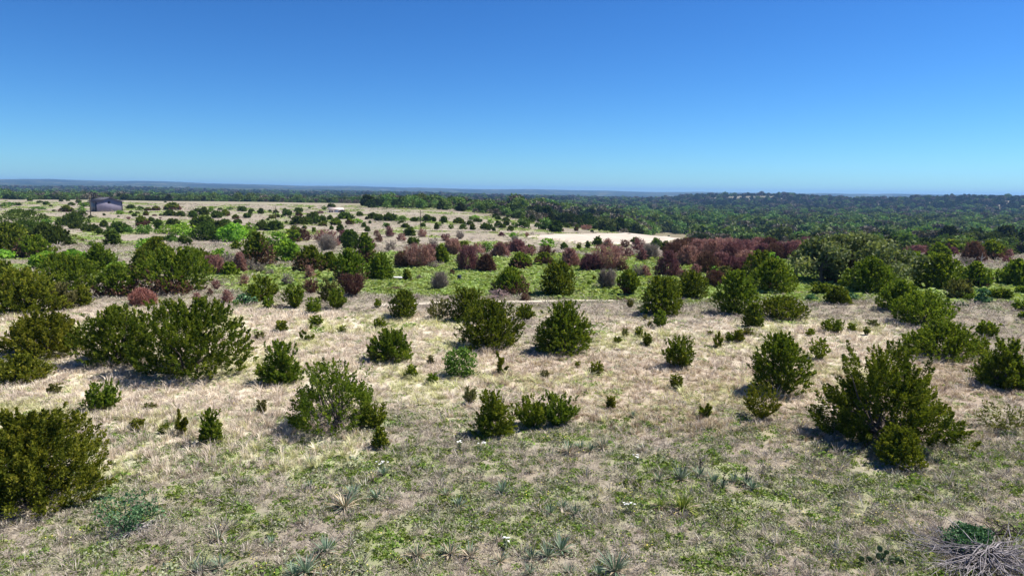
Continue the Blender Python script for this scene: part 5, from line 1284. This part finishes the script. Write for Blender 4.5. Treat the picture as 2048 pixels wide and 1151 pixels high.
def far_house(px, base, w, h, label, wall='white_wall', roof='white_wall'):
    g = ground_at(px, base); k = (g - CAM).length / FPX
    root = bpy.data.objects.new('farm_house', None); C.objects.link(root); root.location = g
    W, D, E, Hp = w * k, w * k * 0.6, h * k * 0.6, h * k
    link('wall', MB().box(-W / 2, W / 2, 0, D, -2, E).mesh('wall', M[wall]), root)
    f = np.array([[0, 1, 2, 3], [7, 6, 5, 4], [0, 4, 5, 1], [1, 5, 6, 2], [2, 6, 7, 3], [3, 7, 4, 0]])
    for s in (0, 1):
        ya = -0.6 if s == 0 else D + 0.6
        a = np.array([[-W / 2 - 0.6, ya, E + 0.05], [W / 2 + 0.6, ya, E + 0.05], [W / 2 + 0.6, D / 2, Hp], [-W / 2 - 0.6, D / 2, Hp]])
        link('roof_panel', mesh_np('roof_panel', np.concatenate([a, a + [0, 0, 0.25]]), f, M[roof]), root)
    for q in (-0.3, 0.1): link('window', MB().box(W * q, W * q + W * 0.12, -0.06, -0.005, E * 0.4, E * 0.8).mesh('window', M['dark_open']), root)
    tag(root, label, 'house')
far_house(751, 405.5, 12, 5, 'small white house among trees beyond the ranch house')
far_house(1125, 389.5, 5, 2.5, 'tiny white building on the far blue slope')
far_house(1468, 389, 9, 5, 'pale house on the top of the cleared wooded hill', 'roof_tan', 'bark_red')

def trough():
    g = ground_at(792, 561); k = (g - CAM).length / FPX
    W, H, D = 24 * k, 5.5 * k, 0.65
    root = bpy.data.objects.new('water_trough', None); C.objects.link(root); root.location = g
    t = 0.04
    link('tank', MB().box(-W / 2, W / 2, 0, t, 0.12, H).box(-W / 2, W / 2, D - t, D, 0.12, H).box(-W / 2, -W / 2 + t, t + 0.002, D - t - 0.002, 0.12, H).box(W / 2 - t, W / 2, t + 0.002, D - t - 0.002, 0.12, H).box(-W / 2 + t + 0.002, W / 2 - t - 0.002, t + 0.002, D - t - 0.002, 0.12, 0.16).mesh('tank', M['pole']), root)
    link('lid', MB().box(-W / 2 - 0.05, W / 2 + 0.05, -0.05, D + 0.05, H + 0.004, H + 0.05).mesh('lid', M['white_wall']), root)
    for q in (-0.4, 0.0, 0.4): link('leg', MB().box(W * q - 0.05, W * q + 0.05, 0.05, D - 0.05, -0.1, 0.118).mesh('leg', M['burnt']), root)
    tag(root, 'long low feed trough with white top beside a small brown-based juniper', 'trough')
trough()
def feeder():
    g = ground_at(918.5, 561); k = (g - CAM).length / FPX
    W, H = 8.2 * k, 11 * k
    root = bpy.data.objects.new('feed_barrel', None); C.objects.link(root); root.location = g
    a = np.arange(16) * 2 * np.pi / 16
    z0 = 0.22 * H
    ring = lambda r_, z: np.stack([np.cos(a) * r_, np.sin(a) * r_, np.full(16, z)], 1)
    prof_ = [(W * 0.46, z0), (W * 0.5, z0 + 0.03), (W * 0.5, z0 + 0.3 * H), (W * 0.52, z0 + 0.33 * H), (W * 0.5, z0 + 0.36 * H), (W * 0.5, H - 0.03), (W * 0.46, H), (0.01, H)]
    v = np.concatenate([ring(*p) for p in prof_]); q = np.arange(16); q2 = (q + 1) % 16
    f = np.concatenate([np.stack([q + 16 * i_, q2 + 16 * i_, q2 + 16 * i_ + 16, q + 16 * i_ + 16], 1) for i_ in range(len(prof_) - 1)])
    link('barrel', mesh_np('barrel', v, f, M['drum'], smooth=False), root)
    for s in range(4):
        b_ = s * math.pi / 2 + 0.78
        link('leg', mesh_np('leg', *tubes([(np.array([[math.cos(b_) * W * 0.55, math.sin(b_) * W * 0.55, -0.05], [math.cos(b_) * W * 0.53, math.sin(b_) * W * 0.53, H * 0.75]]), np.array([0.018, 0.018]))], 6), M['steel']), root)
    tag(root, 'black feed barrel held on four pale metal legs in the green meadow', 'barrel')
feeder()
def half_ring():
    g = ground_at(932.5, 550.5); k = (g - CAM).length / FPX
    Rr_ = 4.6 * k
    a = np.linspace(0, math.pi, 13)
    pts = np.stack([np.cos(a) * Rr_ * 0.8, np.zeros(13), np.sin(a) * Rr_ * 0.85 - 0.02], 1)
    v0 = []
    for y0, rs in ((0, 1.0), (0.35, 1.0), (0.35, 0.68), (0, 0.68)): v0.append(np.stack([np.cos(a) * Rr_ * rs, np.full(13, y0), np.sin(a) * Rr_ * rs - 0.02], 1))
    v = np.concatenate(v0); q = np.arange(12)
    f = np.concatenate([np.stack([q + 13 * s, q + 1 + 13 * s, q + 1 + 13 * ((s + 1) % 4), q + 13 * ((s + 1) % 4)], 1) for s in range(4)])
    o = link('half_buried_tyre', mesh_np('half_buried_tyre', v, f, M['cream']), None, g)
    tag(o, 'pale half-buried ring standing in grass behind the black feed barrel', 'ring')
half_ring()

# ------------------------------------------------------------------ the air
M['haze'], n, l = new_mat('haze')
pv = n.new('ShaderNodeVolumePrincipled')
pv.inputs['Color'].default_value = (0.29, 0.55, 1.0, 1)
pv.inputs['Density'].default_value = 9.0e-5
pv.inputs['Anisotropy'].default_value = 0.1
oo = n.new('ShaderNodeOutputMaterial'); l.new(pv.outputs['Volume'], oo.inputs['Volume'])
zlo, zhi = float(gz.min()) - 3.0, float(gz.max()) + 15.0
hz = link('haze', MB().box(-15600, 15600, -15600, 15600, zlo, zhi).mesh('haze', M['haze']))
hz['kind'] = 'stuff'; hz['label'] = 'thin bluish haze hanging over the far country'; hz['category'] = 'haze'
